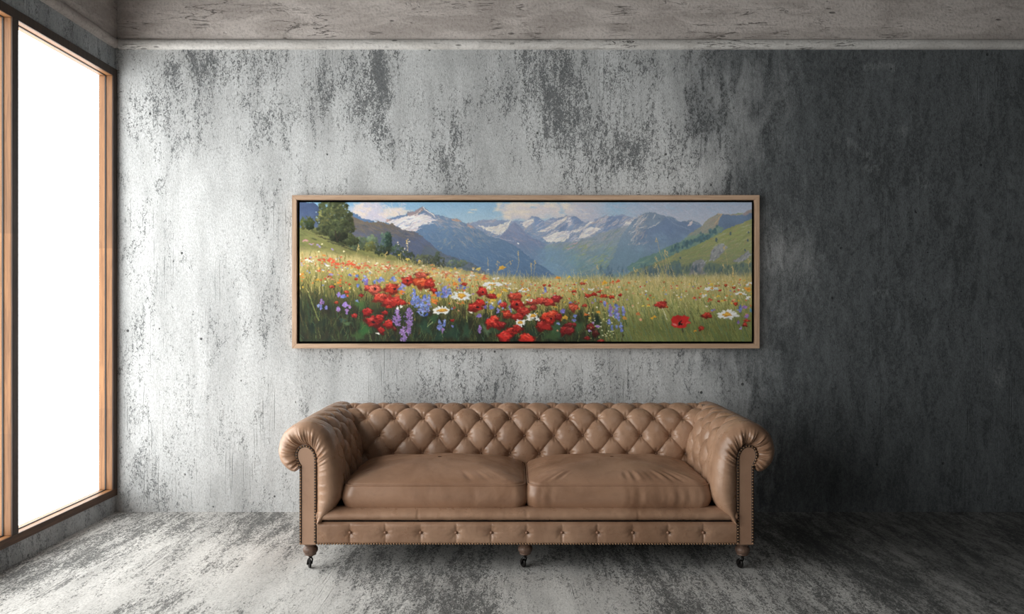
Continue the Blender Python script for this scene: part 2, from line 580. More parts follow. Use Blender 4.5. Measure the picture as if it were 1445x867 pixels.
# thin added boards: shade on the frame's room side, painted as darker wood
M['shade_face_y'] = mat_wood('shaded_wood_y', (0.12, 0.062, 0.034, 1), (0.062, 0.032, 0.02, 1), 'y', 1.0, 0.85)
M['shade_face_z'] = mat_wood('shaded_wood_z', (0.075, 0.046, 0.032, 1), (0.042, 0.027, 0.02, 1), 'z', 1.0, 0.95)
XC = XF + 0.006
bm = bmesh.new(); add_box(bm, XF + 0.0003, XC, WY0, WY1 - e, WZ1 - FW, WZ1, 0.001); wpart('shade_face', bm, M['shade_face_z'])
bm = bmesh.new(); add_box(bm, XF + 0.0003, XC, WY0, WY1 - e, WZ0, WZ0 + 0.042, 0.001); wpart('shade_face', bm, M['shade_face_y'])
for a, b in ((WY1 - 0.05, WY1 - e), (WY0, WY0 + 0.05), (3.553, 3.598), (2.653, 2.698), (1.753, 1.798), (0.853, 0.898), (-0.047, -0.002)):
    bm = bmesh.new(); add_box(bm, XF + 0.0003, XC, a, b, WZ0 + 0.0425, WZ1 - FW - 0.0005, 0.001); wpart('shade_face', bm, M['shade_face_z'])
mull = [(3.553, 3.598), (2.653, 2.698), (1.753, 1.798), (0.853, 0.898), (-0.047, -0.002)]
for a, b in mull:
    bm = bmesh.new(); add_box(bm, XB, XF, a, b, WZ0 + 0.0425, WZ1 - FW - 0.0005, 0.002); wpart('mullion', bm, M['wood_z'])
pz0, pz1 = WZ0 + 0.043, WZ1 - FW - 0.001
for a, b in [(3.5985, 4.4495), (2.6985, 3.5525), (1.7985, 2.6525), (0.8985, 1.7525), (-0.0015, 0.8525), (WY0 + 0.0505, -0.0475)]:
    bm = bmesh.new(); add_box(bm, XG - 0.004, XG + 0.002, a, b, pz0, pz1)
    pane = wpart('pane', bm, M['glass'])
    bm = bmesh.new(); t = 0.003; gx0, gx1 = XG - 0.0045, XG + 0.003
    add_box(bm, gx0, gx1, a, b, pz0, pz0 + t); add_box(bm, gx0, gx1, a, b, pz1 - t, pz1)
    add_box(bm, gx0, gx1, a, a + t, pz0 + t, pz1 - t); add_box(bm, gx0, gx1, b - t, b, pz0 + t, pz1 - t)
    wpart('gasket', bm, M['gasket'])

# ------------------------------------------------------------------ concrete beams under the ceiling with a rounded lip
BZ = 2.772


def profile_strip(name, prof, axis, a0, a1, n, mat, sign=1):
    """extrude an (offset from wall, z) profile along the wall"""
    V = []
    for t in np.linspace(a0, a1, n):
        for off, z in prof:
            V.append((t, WALL_Y - off, z) if axis == 'x' else (LEFT_X + off, t, z))
    o = link_mesh(name, V, grid_faces(n, len(prof)), mat, smooth=True, sharp_deg=35)
    o['kind'] = 'structure'
    return o


beam_prof = [(0.0, BZ + 0.062), (0.012, BZ + 0.058), (0.018, BZ + 0.075), (0.018, CEIL_Z)]
lip_prof = [(0.0, BZ), (0.010, BZ + 0.002)] + [(0.012 + 0.018 * math.sin(a), BZ + 0.030 - 0.028 * math.cos(a)) for a in np.linspace(0.3, PI * 0.85, 8)] + [(0.010, BZ + 0.060), (0.0, BZ + 0.062)]
profile_strip('trim_1', beam_prof, 'x', LEFT_X + 0.018, RIGHT_X, 2, M['beam_x'])
profile_strip('trim_2', lip_prof, 'x', LEFT_X + 0.02, RIGHT_X, 2, M['lip'])
profile_strip('trim_3', beam_prof, 'y', REAR_Y, WALL_Y - 0.018, 2, M['beam_y'])
profile_strip('trim_4', lip_prof, 'y', REAR_Y, WALL_Y - 0.02, 2, M['beam_y'])

# ------------------------------------------------------------------ sofa
M['leather'] = mat_leather('tan_leather', (0.415, 0.252, 0.163, 1), (0.265, 0.147, 0.088, 1), 0.31)
M['leather_seat'] = mat_leather('worn_seat_leather', (0.37, 0.214, 0.135, 1), (0.235, 0.124, 0.072, 1), 0.34, 0.9)
M['leather_panel'] = mat_leather('smooth_leather', (0.40, 0.24, 0.155, 1), (0.335, 0.19, 0.12, 1), 0.48, 0.5)
M['lining'] = mat_plain('dark_lining', (0.03, 0.022, 0.018, 1), 0.9)
M['brass'] = mat_plain('aged_brass', (0.34, 0.21, 0.12, 1), 0.34, 0.85)
M['welt'] = mat_plain('dark_welt', (0.045, 0.026, 0.017, 1), 0.6)
M['button'] = mat_leather('button_leather', (0.26, 0.14, 0.085, 1), (0.18, 0.09, 0.05, 1), 0.45)
M['foot_wood'] = mat_wood('turned_foot_wood', (0.17, 0.105, 0.075, 1), (0.105, 0.062, 0.045, 1), 'z', 1.0, 0, 0.45)
M['iron'] = mat_plain('black_iron', (0.015, 0.013, 0.012, 1), 0.4, 0.6)

sofa = empty('sofa', (0.068, 3.47, 0.0), 'tan leather button-tufted rolled-arm sofa with two seat cushions on the concrete floor', 'sofa')
COLS = 0.158


def pillow(p, q, x, w, bx, bw, H=0.020, D=0.013, rad=0.030):
    """height of diamond tufting; p, q lattice coordinates; bx, bw nearest button offsets in metres"""
    s = np.abs(np.sin(PI * p) * np.sin(PI * q))
    h = H * s ** 0.34
    r2 = bx ** 2 + bw ** 2
    return h - D * np.exp(-r2 / rad ** 2) + D


def button_mesh(r=0.0085):
    prof = [(0.0, -0.006), (r * 0.8, -0.006), (r, -0.001), (r * 0.85, 0.003), (r * 0.5, 0.0055), (0.0, 0.0062)]
    return lathe(prof, 12, 'z')


BTN = {}


def put_button(parent, loc, normal, r=0.0085):
    """first makes the button's mesh, later ones share it"""
    key = round(r, 5)
    if key not in BTN:
        v, f = button_mesh(r)
        o = link_mesh('button', v, f, M['button'])
        BTN[key] = o.data
    else:
        o = bpy.data.objects.new('button', BTN[key])
        COL.objects.link(o)
    o.parent = parent
    o.location = loc
    o.rotation_mode = 'QUATERNION'
    o.rotation_quaternion = Vector(normal).to_track_quat('Z', 'Y')
    return o


def nailheads(pts, normal, r=0.0036):
    parts = []
    nrm = Vector(normal)
    q = nrm.to_track_quat('Z', 'Y').to_matrix()
    prof = [(r, 0.0), (r * 0.87, r * 0.5), (r * 0.5, r * 0.85), (0.0, r)]
    v0, f0 = lathe(prof, 8, 'z')
    for p in pts:
        parts.append(([Vector(p) + q @ Vector(v) for v in v0], f0))
    return join_geo(parts)


def along(P, step):
    P = np.asarray(P, float)
    L = arclen(P)
    n = max(2, int(L[-1] / step))
    t = np.linspace(0, L[-1], n + 1)
    return np.stack([np.interp(t, L, P[:, k]) for k in range(P.shape[1])], 1)


# ---- backrest
prof = catmull([(.565, .24), (.567, .32), (.572, .40), (.580, .47), (.592, .535), (.612, .595), (.638, .636), (.680, .667), (.735, .681), (.790, .670),
                (.830, .635), (.845, .585), (.835, .545), (.812, .528), (.795, .535)], 400)
L = arclen(prof)
NS = 230
Ls = np.linspace(0, L[-1], NS)
BP = np.stack([np.interp(Ls, L, prof[:, k]) for k in range(2)], 1)
tan = np.gradient(BP, axis=0); tan /= np.linalg.norm(tan, axis=1)[:, None]
BN = np.stack([-tan[:, 1], tan[:, 0]], 1)          # points to the front / up


def s_at(cond_z, front=True):
    i = np.argmin(np.abs(BP[:150, 1] - cond_z))
    return Ls[i]


rowsS = [s_at(.34), s_at(.44), s_at(.535), s_at(.629), s_at(.629) + 0.088, s_at(.629) + 0.19, s_at(.629) + 0.29]
rowsV = [-2, -1, 0, 1, 2, 3, 4]
NX = 520
bx = np.linspace(-0.985, 0.985, NX)
Vv = np.interp(Ls, rowsS, rowsV, left=-3, right=5)
XX, VV = np.meshgrid(bx, Vv, indexing='ij')
_, SS = np.meshgrid(bx, Ls, indexing='ij')
p = XX / COLS + VV / 2; q = XX / COLS - VV / 2
rv = np.round(VV)
off = np.where(np.mod(rv, 2) == 0, 0.0, 0.5)
dx = (XX / COLS - off - np.round(XX / COLS - off)) * COLS
dw = (VV - rv) * 0.098
h = pillow(p, q, XX, VV, dx, dw, 0.021, 0.020, 0.022)
fade = smoothstep(L[-1], L[-1] - 0.22, SS) * smoothstep(0, 0.06, SS)
noise = (fbm(NX, NS, 40, 14, 5, 3) - 0.5) * 0.005
h = h * (0.15 + 0.85 * fade) + noise * fade
# pleats radiating around each button
ang = np.arctan2(dw, dx); rr = np.sqrt(dx ** 2 + dw ** 2)
h += 0.0026 * np.sin(ang * 9 + XX * 31) * np.exp(-((rr - 0.02) / 0.014) ** 2) * fade
Y = BP[None, :, 0] + BN[None, :, 0] * (h - 0.027)
Z = BP[None, :, 1] + BN[None, :, 1] * (h - 0.027)
V = np.stack([XX, Y, Z], -1).reshape(-1, 3)
back = link_mesh('backrest', V, grid_faces(NX, NS), M['leather'], sofa)
for v, rs in zip(rowsV, rowsS):
    if v not in (-1, 0, 1, 2): continue
    i = int(np.argmin(np.abs(Ls - rs)))
    o_ = 0.0 if v % 2 == 0 else 0.5
    for k in range(-6, 7):
        x = (k + o_) * COLS
        if abs(x) > 0.86: continue
        y_ = BP[i, 0] + BN[i, 0] * (-0.020); z_ = BP[i, 1] + BN[i, 1] * (-0.020)
        put_button(back, (x, y_, z_), (0, BN[i, 0], BN[i, 1]), 0.0065)
bm = bmesh.new(); add_box(bm, -1.02, 1.02, 0.765, 0.803, 0.128, 0.60, 0.012, 3)
link_bm('back_panel', bm, M['leather_panel'], sofa, True, 40)

# ---- arms
S_CTRL = [(.958, .2274), (.905, .28), (.866, .35), (.868, .45), (.888, .555), (.922, .634), (.974, .679), (1.034, .694), (1.094, .677), (1.1405, .632),
          (1.159, .568), (1.148, .512), (1.116, .474), (1.080, .461), (1.058, .485)]
P_CTRL = [(.973, .2274), (.973, .28), (.973, .35), (.973, .43), (.973, .50), (.979, .545), (.992, .573), (1.0157, .591), (1.0386, .591), (1.058, .579),
          (1.0675, .555), (1.066, .532), (1.060, .515), (1.0545, .505), (1.0517, .499)]
NA = 240
Sc = catmull(S_CTRL, 800); Pc = catmull(P_CTRL, 800)
La = arclen(Sc); ts = np.linspace(0, La[-1], NA)
S = np.stack([np.interp(ts, La, Sc[:, k]) for k in range(2)], 1)
Pp = np.stack([np.interp(ts, La, Pc[:, k]) for k in range(2)], 1)
tan = np.gradient(S, axis=0); tan /= np.linalg.norm(tan, axis=1)[:, None]
SN = np.stack([-tan[:, 1], tan[:, 0]], 1)          # inward (towards the seat) / up on the crest
y_back, y_s, rf = 0.80, 0.062, 0.076
NY = 170
ys = np.linspace(y_back, y_s, NY)
sB = [0.115, 0.215, 0.315, 0.415, 0.505]             # button rows along the profile
# button row arc positions measured from the bottom of the pad
rowA = np.array([0.0, 0.105, 0.205, 0.305, 0.400, 0.490, 0.58]); rowAv = np.array([-1, 0, 1, 2, 3, 4, 5.0])
va = np.interp(ts, rowA, rowAv)
YY, VA = np.meshgrid(ys, va, indexing='ij')
_, TS = np.meshgrid(ys, ts, indexing='ij')
AC = 0.150; y_ref = 0.215
p = (YY - y_ref) / AC + VA / 2; q = (YY - y_ref) / AC - VA / 2
rv = np.round(VA)
off = np.where(np.mod(rv, 2) == 0, 0.0, 0.5)
dx = ((YY - y_ref) / AC - off - np.round((YY - y_ref) / AC - off)) * AC
dw = (VA - rv) * 0.098
ha = pillow(p, q, YY, VA, dx, dw, 0.018, 0.012) - 0.030
mask = smoothstep(0.125, 0.185, YY) * smoothstep(0.62, 0.50, TS) * smoothstep(0.04, 0.12, TS)
na = (fbm(NY, NA, 16, 20, 8, 3) - 0.5) * 0.006
ha = ha * mask + na
cols, rows_u, rows_y, rows_z = [], [], [], []
Ua = S[None, :, 0] - 0 + np.zeros((NY, 1)); Za = S[None, :, 1] + np.zeros((NY, 1))
# normal: SN has (u, z); inward is -u so the pad rises along SN
Ua = Ua + SN[None, :, 0] * ha; Za = Za + SN[None, :, 1] * ha
NF = 34
aa = np.linspace(0, math.radians(146), NF + 1)[1:]
lat = (1 - np.cos(aa)) / (1 - math.cos(aa[-1]))
fwd = rf * np.sin(aa) * np.where(aa > PI / 2, 0.88, 1.0) + np.where(aa > PI / 2, 0.12 * rf, 0)
tw = np.linspace(0, 1, NA)
pl = np.interp(np.linspace(0, 1, NA), np.linspace(0, 1, 70), RNG.random(70)) - 0.5
pl = pl + 0.8 * (np.interp(np.linspace(0, 1, NA), np.linspace(0, 1, 120), RNG.random(120)) - 0.5)
round_mask = smoothstep(0.30, 0.45, tw) * smoothstep(1.0, 0.93, tw) + 0.18
Uf = S[None, :, 0] + (Pp - S)[None, :, 0] * lat[:, None]
Zf = S[None, :, 1] + (Pp - S)[None, :, 1] * lat[:, None]
pw = (np.exp(-((lat - 0.72) / 0.33) ** 2))[:, None]
Yf = y_s - fwd[:, None] - 0.014 * pl[None, :] * pw * round_mask[None, :]
blend0 = np.exp(-((lat) / 0.25) ** 2)[:, None]
Uf = Uf + SN[None, :, 0] * na[-1][None, :] * blend0; Zf = Zf + SN[None, :, 1] * na[-1][None, :] * blend0
U = np.concatenate([Ua, Uf]); Zt = np.concatenate([Za, Zf]); Yt = np.concatenate([YY, Yf])
ARM_V = np.stack([U, Yt, Zt], -1).reshape(-1, 3)
ARM_F = grid_faces(U.shape[0], NA)
# flat outer side and back closure of the arm (same leather, one mesh with the pad)
core = [(.973, .128), (.973, .50), (.992, .573), (1.027, .591), (1.058, .579), (1.066, .54), (1.0517, .499), (1.0517, .128)]
cv, cf = [], []
for y in (0.03, 0.80):
    cv += [(u, y, z) for u, z in core]
nc = len(core)
for i in range(nc):
    j = (i + 1) % nc
    cf.append((i, j, nc + j, nc + i))
cf.append(tuple(range(nc, 2 * nc)))
# panel outline
pan = np.concatenate([[(.973, .128)], Pc[::8], [(1.0517, .128)]])
for sgn in (-1, 1):
    def mir(v): return [(sgn * a[0], a[1], a[2]) for a in v]
    av, af = join_geo([(mir(ARM_V), ARM_F), (mir(cv), cf)])
    arm = link_mesh('arm', av, af, M['leather'], sofa, True, 50)
    # rolled end cap at the back of the arm
    pv = [(u, 0.008, z) for u, z in pan] + [(u, 0.05, z) for u, z in pan]
    n_ = len(pan)
    pf = [tuple(range(n_))] + [(i, (i + 1) % n_, n_ + (i + 1) % n_, n_ + i) for i in range(n_)]
    panel = link_mesh('arm_front_panel', mir(pv), pf, M['leather_panel'], arm, False)
    edge_in = np.concatenate([[(.979, .135)], np.array(Pc[::8]) + (np.array([(1.02, .45)]) - np.array(Pc[::8])) * 0.055])
    inner = edge_in.copy()
    inner[:, 0] = np.maximum(inner[:, 0], .9785)
    for path, rad in ((inner, 0.0046), ([(1.0465, .135), (1.0465, .495)], 0.0042)):
        pts = [(sgn * u, 0.0062, z) for u, z in along(path, 0.0135)]
        v1, f1 = nailheads(pts, (0, -1, 0), rad)
        wl_ = along(path, 0.004); tn_ = np.gradient(wl_, axis=0); tn_ /= np.linalg.norm(tn_, axis=1)[:, None]
        nn_ = np.stack([-tn_[:, 1], tn_[:, 0]], 1)
        wv1 = []
        for p_, q_ in zip(wl_, nn_):
            for o_, y_ in ((-.0062, .0082), (-.0050, .0064), (.0050, .0064), (.0062, .0082)):
                wv1.append((sgn * (p_[0] + q_[0] * o_), y_, p_[1] + q_[1] * o_))
        wf1 = grid_faces(len(wl_), 4)
        v, f = join_geo([(v1, f1), (wv1, wf1)])
        tr = link_mesh('nailhead_trim', v, f, M['brass'], arm)
        tr.data.materials.append(M['welt'])
        tr.data.polygons.foreach_set('material_index', [0] * len(f1) + [1] * len(wf1))
    for vrow, sa in zip(rowAv, rowA):
        if vrow < 1 or vrow > 3: continue
        i = int(np.argmin(np.abs(ts - sa)))
        o_ = 0.0 if vrow % 2 == 0 else 0.5
        for k in range(0, 4):
            y = y_ref + (k + o_) * AC
            if y < 0.19 or y > 0.60: continue
            u = S[i, 0] + SN[i, 0] * -0.026; z = S[i, 1] + SN[i, 1] * -0.026
            put_button(arm, (sgn * u, y, z), (sgn * SN[i, 0], 0, SN[i, 1]), 0.0075)

# ---- seat deck and front border roll
bm = bmesh.new(); add_box(bm, -0.96, 0.96, 0.045, 0.77, 0.134, 0.283, 0.006)
link_bm('seat_base', bm, M['lining'], sofa, False)
NXr = 300
xr = np.linspace(-0.972, 0.972, NXr)
ang = np.linspace(-PI * 0.5, PI * 0.62, 26)
rn = (fbm(NXr, 26, 60, 3, 77, 3) - 0.5) * 0.003
seam = np.zeros(NXr)
for sx in (-0.503, 0.0, 0.515):
    seam += np.exp(-((xr - sx) / 0.004) ** 2)
V = []
for i, x in enumerate(xr):
    sg = 1 - 0.05 * seam[i]
    for k, a in enumerate(ang):
        r_ = (1 + rn[i, k] * 20) * sg
        V.append((x, 0.062 - 0.070 * math.cos(a) * r_, 0.2615 + 0.0295 * math.sin(a) * r_))
link_mesh('seat_border_roll', V, grid_faces(NXr, 26), M['leather'], sofa)

# ---- buttoned front rail
NXf, NZf = 420, 50
xf = np.linspace(-0.971, 0.971, NXf); zf = np.linspace(0.1275, 0.2315, NZf)
XF_, ZF_ = np.meshgrid(xf, zf, indexing='ij')
STEP = 0.1637
ph = XF_ / STEP
bxm = (ph - np.round(ph)) * STEP
outer = np.abs(XF_) > 5.5 * STEP
bxm = np.where(outer, np.abs(XF_) - 5 * STEP, bxm)
ed = smoothstep(0.1275, 0.142, ZF_) * smoothstep(0.2315, 0.214, ZF_)
groove = np.exp(-(np.abs(bxm) / 0.0032) ** 1.2)
dim = np.exp(-(bxm ** 2 + ((ZF_ - 0.183) * 1.0) ** 2) / 0.020 ** 2)
puff = 0.012 * ed ** 0.5 * (1 - 0.25 * np.exp(-(bxm / 0.03) ** 2))
hh = puff - 0.0045 * groove * ed - 0.008 * dim
angf = np.arctan2(ZF_ - 0.183, bxm)
rrf = np.sqrt(bxm ** 2 + (ZF_ - 0.183) ** 2)
hh += 0.0007 * np.sin(angf * 7 + ph * 3) * np.exp(-((rrf - 0.022) / 0.014) ** 2)
hh += (fbm(NXf, NZf, 90, 8, 15, 3) - 0.5) * 0.002 * ed
V = np.stack([XF_, 0.016 - hh, ZF_], -1).reshape(-1, 3)
rail = link_mesh('front_rail', V, grid_faces(NXf, NZf), M['leather'], sofa)
for k in range(-5, 6):
    put_button(rail, (k * STEP, 0.010, 0.183), (0, -1, 0), 0.0075)
v, f = nailheads([(x, 0.0085, 0.1310) for x in np.arange(-0.965, 0.966, 0.0130)], (0, -1, 0), 0.0046)
link_mesh('nailhead_trim', v, f, M['brass'], rail)


# ---- seat cushions
def rounded_rect(hx, hy, r, n):
    pts = []
    m = n // 4
    # perimeter sampled evenly
    P = []
    for cx, cy, a0 in ((hx - r, hy - r, 0), (-hx + r, hy - r, PI / 2), (-hx + r, -hy + r, PI), (hx - r, -hy + r, 1.5 * PI)):
        for a in np.linspace(a0, a0 + PI / 2, 14):
            P.append((cx + r * math.cos(a), cy + r * math.sin(a)))
    P.append(P[0])
    return along(P, 1e9 if n < 2 else arclen(np.array(P))[-1] / n)[:n]


def cushion(x0, x1, seed, label):
    y0, y1, z0, zs = 0.045, 0.602, 0.287, 0.393
    hx, hy = (x1 - x0) / 2, (y1 - y0) / 2
    n = 360
    loop = rounded_rect(hx, hy, 0.062, n)
    rads = np.concatenate([np.linspace(0.02, 0.9, 50), np.linspace(0.91, 1.0, 14)])
    r = np.random.default_rng(seed)
    rows = []
    fr = smoothstep(-0.1, 1.0, -loop[:, 1] / hy)      # 1 at the front edge
    tt = np.linspace(0, 1, n, endpoint=False)
    wv = sum(np.sin(2 * PI * (k * tt + r.random())) * r.random() for k in (31, 47, 23, 61)) / 3
    gate = np.clip(sum(np.sin(2 * PI * (k * tt + r.random())) for k in (3, 5, 7)) / 2, 0, 1)
    wig = wv * gate
    crown = 0.080
    for q_ in rads:
        c = crown * (1 - q_ ** 2.3) ** 0.75
        if q_ > 0.975: c = c + 0.006 * math.sin((q_ - 0.975) / 0.025 * PI) * -1.0
        x = loop[:, 0] * q_; y = loop[:, 1] * q_
        z = zs + c + 0.011 * wig * np.exp(-((q_ - 0.84) / 0.10) ** 2)
        z = z + 0.004 * np.sin(x * 17 + seed) * np.cos(y * 14 + seed * 2) * (1 - q_ ** 4)
        rows.append(np.stack([x, y, z + 0 * x], 1))
    for k in np.linspace(0, 1, 18)[1:]:
        bul = 1 + 0.014 / hy * math.sin(PI * k) * np.ones(n)
        disp = 0.006 * wv * gate * math.sin(PI * k)
        s_ = bul + (disp / hy)
        rows.append(np.stack([loop[:, 0] * (1 + (s_ - 1) * hy / hx), loop[:, 1] * s_, np.full(n, zs + (z0 - zs) * k)], 1))
    for q_ in (0.97, 0.6, 0.02):
        rows.append(np.stack([loop[:, 0] * q_, loop[:, 1] * q_, np.full(n, z0 - 0.003)], 1))
    R = np.array(rows)                                  # rows, n, 3
    R[..., 0] += (x0 + x1) / 2; R[..., 1] += (y0 + y1) / 2
    V = R.transpose(1, 0, 2).reshape(-1, 3)
    o = link_mesh('seat_cushion', V, grid_faces(n, len(rows), True), M['leather_seat'], sofa)
    o['label'] = label
    for zc in (zs, z0):
        k = len(rads) - 1 if zc == zs else len(rads) + 16
        lp = R[k] + np.array([0, 0, 0.0])
        v, f = tube_loop(lp, 0.0026, 6)
        link_mesh('piping', v, f, M['leather_seat'], o)
    return o


cushion(-0.862, -0.004, 4, 'left seat cushion, smooth with a few creases by its front edge')
cushion(0.006, 0.866, 9, 'right seat cushion, more wrinkled along its front edge')


# ---- turned feet on casters
def foot(x, y, turn):
    pr = [(0.0, 0.1285), (0.033, 0.1285), (0.034, 0.1235), (0.032, 0.119), (0.026, 0.116), (0.024, 0.112), (0.027, 0.108), (0.032, 0.103),
          (0.0345, 0.096), (0.034, 0.088), (0.030, 0.080), (0.026, 0.075), (0.027, 0.0725), (0.0265, 0.070), (0.020, 0.0685), (0.0, 0.0685)]
    v, f = lathe(pr, 32, 'z', (x, y, 0))
    leg = link_mesh('leg', v, f, M['foot_wood'], sofa, True, 50)
    ca, sa = math.cos(turn), math.sin(turn)
    def T(pts): return [(x + ca * a - sa * b, y + sa * a + ca * b, c) for a, b, c in pts]
    parts = [lathe([(0, .0695), (.014, .0695), (.014, .064), (.008, .060), (.0065, .052), (0, .051)], 16, 'z')]
    for sx in (-1, 1):                                # fork arms, curved back to the axle
        arm_pts = catmull([(sx * 0.003, 0.0, .055), (sx * .0095, .004, .046), (sx * .0105, .011, .034), (sx * .0105, .017, .023), (sx * .0105, .019, .018)], 14)
        parts.append(tube_loop(arm_pts, 0.0038, 6, False))
    parts.append(lathe([(0.0, -.0125), (.004, -.0125), (.004, .0125), (0, .0125)], 10, 'x', (0, .018, .0225)))
    v, f = join_geo(parts)
    fork = link_mesh('caster', T(v), f, M['iron'], leg, True, 40)
    wv_, wf_ = lathe([(0.0, -.0055), (.017, -.0055), (.0205, -.004), (.0222, -.001), (.0222, .001), (.0205, .004), (.017, .0055), (0.0, .0055)], 28, 'x', (0, .018, .0222))
    # wheel belongs to the caster; kept in the same casting-black finish
    me = fork.data
    link = join_geo([(T(v), f), (T(wv_), wf_)])
    me.clear_geometry(); me.from_pydata(link[0], [], link[1]); me.update()
    me.polygons.foreach_set('use_smooth', [True] * len(me.polygons)); me.set_sharp_from_angle(angle=math.radians(40))


for x, y, tn in ((-1.012, 0.050, 0.5), (-0.006, 0.060, 0.55), (1.012, 0.050, 0.45), (-1.0, 0.74, -0.3), (1.0, 0.74, 0.8)):
    foot(x, y, tn)

# ------------------------------------------------------------------ the picture in the frame, painted stroke by stroke into the canvas mesh
def paint_canvas():
    SS = 2.0
    X0, Y0, WP, HP = 422.8, 285.6, 638.4, 196.6
    W, H = int(WP * SS) + 1, int(HP * SS) + 1
    A = np.zeros((H, W, 3))
    gx = X0 + np.arange(W) / SS
    gy = Y0 + np.arange(H) / SS
    PX, PY = np.meshgrid(gx, gy)
    r = np.random.default_rng(5)
    jx = (fbm(H, W, 30, 90, 201, 3) - 0.5) * 5.0
    jy = (fbm(H, W, 30, 90, 301, 3) - 0.5) * 5.0
    lo = fbm(H, W, 12, 40, 401, 4)
    C = lambda *c: np.array(c, float) / 255.0

    def inside(pts, jit=1.0):
        x = PX + jx * jit; y = PY + jy * jit
        m = np.zeros((H, W), bool)
        n = len(pts)
        for i in range(n):
            x1, y1 = pts[i]; x2, y2 = pts[(i + 1) % n]
            if y1 == y2: continue
            c = ((y1 > y) != (y2 > y)) & (x < (x2 - x1) * (y - y1) / (y2 - y1) + x1)
            m ^= c
        return m

    def fill(pts, col, jit=0.5, alpha=1.0, col2=None, y0=None, y1=None, tex=0.10):
        m = inside(pts, jit)
        c = np.broadcast_to(col, (H, W, 3)).copy()
        if col2 is not None:
            t = np.clip((PY - y0) / (y1 - y0) + (lo - 0.5) * 0.6, 0, 1)[..., None]
            c = c * (1 - t) + col2 * t
        c = c * (1 + tex * 2 * (lo - 0.5))[..., None]
        A[m] = A[m] * (1 - alpha) + c[m] * alpha

    def dab(x, y, rx, ry, col, ang=0.0, alpha=1.0, soft=0.35, rag=0.0, ph=0.0):
        R = max(rx, ry) * 1.3 + 1
        i0 = int((y - R - Y0) * SS); i1 = int((y + R - Y0) * SS) + 2
        j0 = int((x - R - X0) * SS); j1 = int((x + R - X0) * SS) + 2
        i0 = max(i0, 0); j0 = max(j0, 0); i1 = min(i1, H); j1 = min(j1, W)
        if i0 >= i1 or j0 >= j1: return
        dx = PX[i0:i1, j0:j1] - x; dy = PY[i0:i1, j0:j1] - y
        ca, sa = math.cos(ang), math.sin(ang)
        u = (dx * ca + dy * sa) / rx; v = (-dx * sa + dy * ca) / ry
        d = np.sqrt(u * u + v * v)
        if rag:
            th = np.arctan2(v, u)
            d = d * (1 + rag * (np.sin(th * 5 + ph) * 0.5 + np.sin(th * 3 - ph * 2) * 0.5))
        a = np.clip((1 + soft / 2 - d) / soft, 0, 1)[..., None] * alpha
        A[i0:i1, j0:j1] = A[i0:i1, j0:j1] * (1 - a) + col * a

    def blade(x, y, h, lean, wd, col, alpha=0.9, curve=0.0):
        """a grass stroke from its foot upwards"""
        n = max(3, int(h / 2.2))
        for k in range(n):
            t = (k + 0.5) / n
            ang = math.atan2(-h, lean + 2 * curve * t)
            dab(x + lean * t + curve * t * t, y - h * t, h / n * 0.8, max(0.28, wd * (1 - 0.75 * t)), col, ang, alpha, 0.8)

    def line(pts, wd, col, alpha=1.0):
        P = along(np.array(pts, float), 1.2)
        for k in range(len(P) - 1):
            d = P[k + 1] - P[k]
            dab(P[k][0], P[k][1], 0.9, wd, col, math.atan2(d[1], d[0]), alpha, 0.7)

    def scumble(n, box, cols, ln, wd, ang, da=0.3, alpha=0.6, mask=None):
        """n short brush strokes inside a box (or polygon)"""
        m = inside(mask, 0) if mask is not None else None
        k = 0; tries = 0
        while k < n and tries < n * 12:
            tries += 1
            x = r.uniform(box[0], box[1]); y = r.uniform(box[2], box[3])
            if m is not None:
                i = min(max(int((y - Y0) * SS), 0), H - 1); j = min(max(int((x - X0) * SS), 0), W - 1)
                if not m[i, j]: continue
            c = cols[r.integers(len(cols))] * r.uniform(0.93, 1.07)
            dab(x, y, ln * r.uniform(0.5, 1.4), wd * r.uniform(0.6, 1.4), c, ang + r.normal() * da, alpha * r.uniform(0.6, 1), 0.6)
            k += 1

    # ---- sky
    t = np.clip((PY - 286) / 30, 0, 1)[..., None]
    A[:] = C(122, 168, 204) * (1 - t) + C(160, 190, 208) * t
    tr = smoothstep(840, 930, PX)[..., None]
    A[:] = A * (1 - tr) + (C(150, 165, 192) * (1 - t) + C(176, 180, 196) * t) * tr
    tl = (smoothstep(790, 815, PX) * smoothstep(870, 835, PX))[..., None]
    A[:] = A * (1 - tl) + C(178, 178, 194) * tl
    scumble(500, (423, 1061, 286, 312), [C(140, 178, 205), C(120, 165, 202), C(150, 185, 210)], 4, 0.7, 0.5, 0.4, 0.35)
    scumble(260, (830, 1061, 286, 312), [C(165, 172, 195), C(150, 170, 196), C(185, 182, 198)], 5, 0.8, 0.1, 0.3, 0.45)
    # clouds
    for x, y, a, b in [(508, 298, 13, 9), (525, 292, 14, 9), (534, 302, 12, 8), (522, 306, 14, 7), (540, 307, 10, 6)]:
        dab(x, y, a, b, C(198, 190, 204), 0, 0.85, 0.9, 0.3, x)
    for x, y, a, b in [(506, 293, 6, 5), (503, 300, 5, 4), (518, 296, 5, 3), (556, 296, 12, 3), (566, 299, 12, 4), (548, 302, 10, 4), (560, 303, 10, 3), (512, 303, 6, 4)]:
        dab(x, y, a, b, C(224, 206, 190), 0, 0.8, 0.9, 0.3, x)
    for x, y, a, b in [(728, 294, 20, 9), (745, 298, 18, 10), (720, 303, 11, 7), (760, 297, 16, 9), (778, 294, 18, 7), (785, 302, 16, 7), (800, 296, 14, 8), (740, 306, 24, 5)]:
        dab(x, y, a, b, C(206, 194, 194), 0, 0.8, 0.9, 0.3, x)
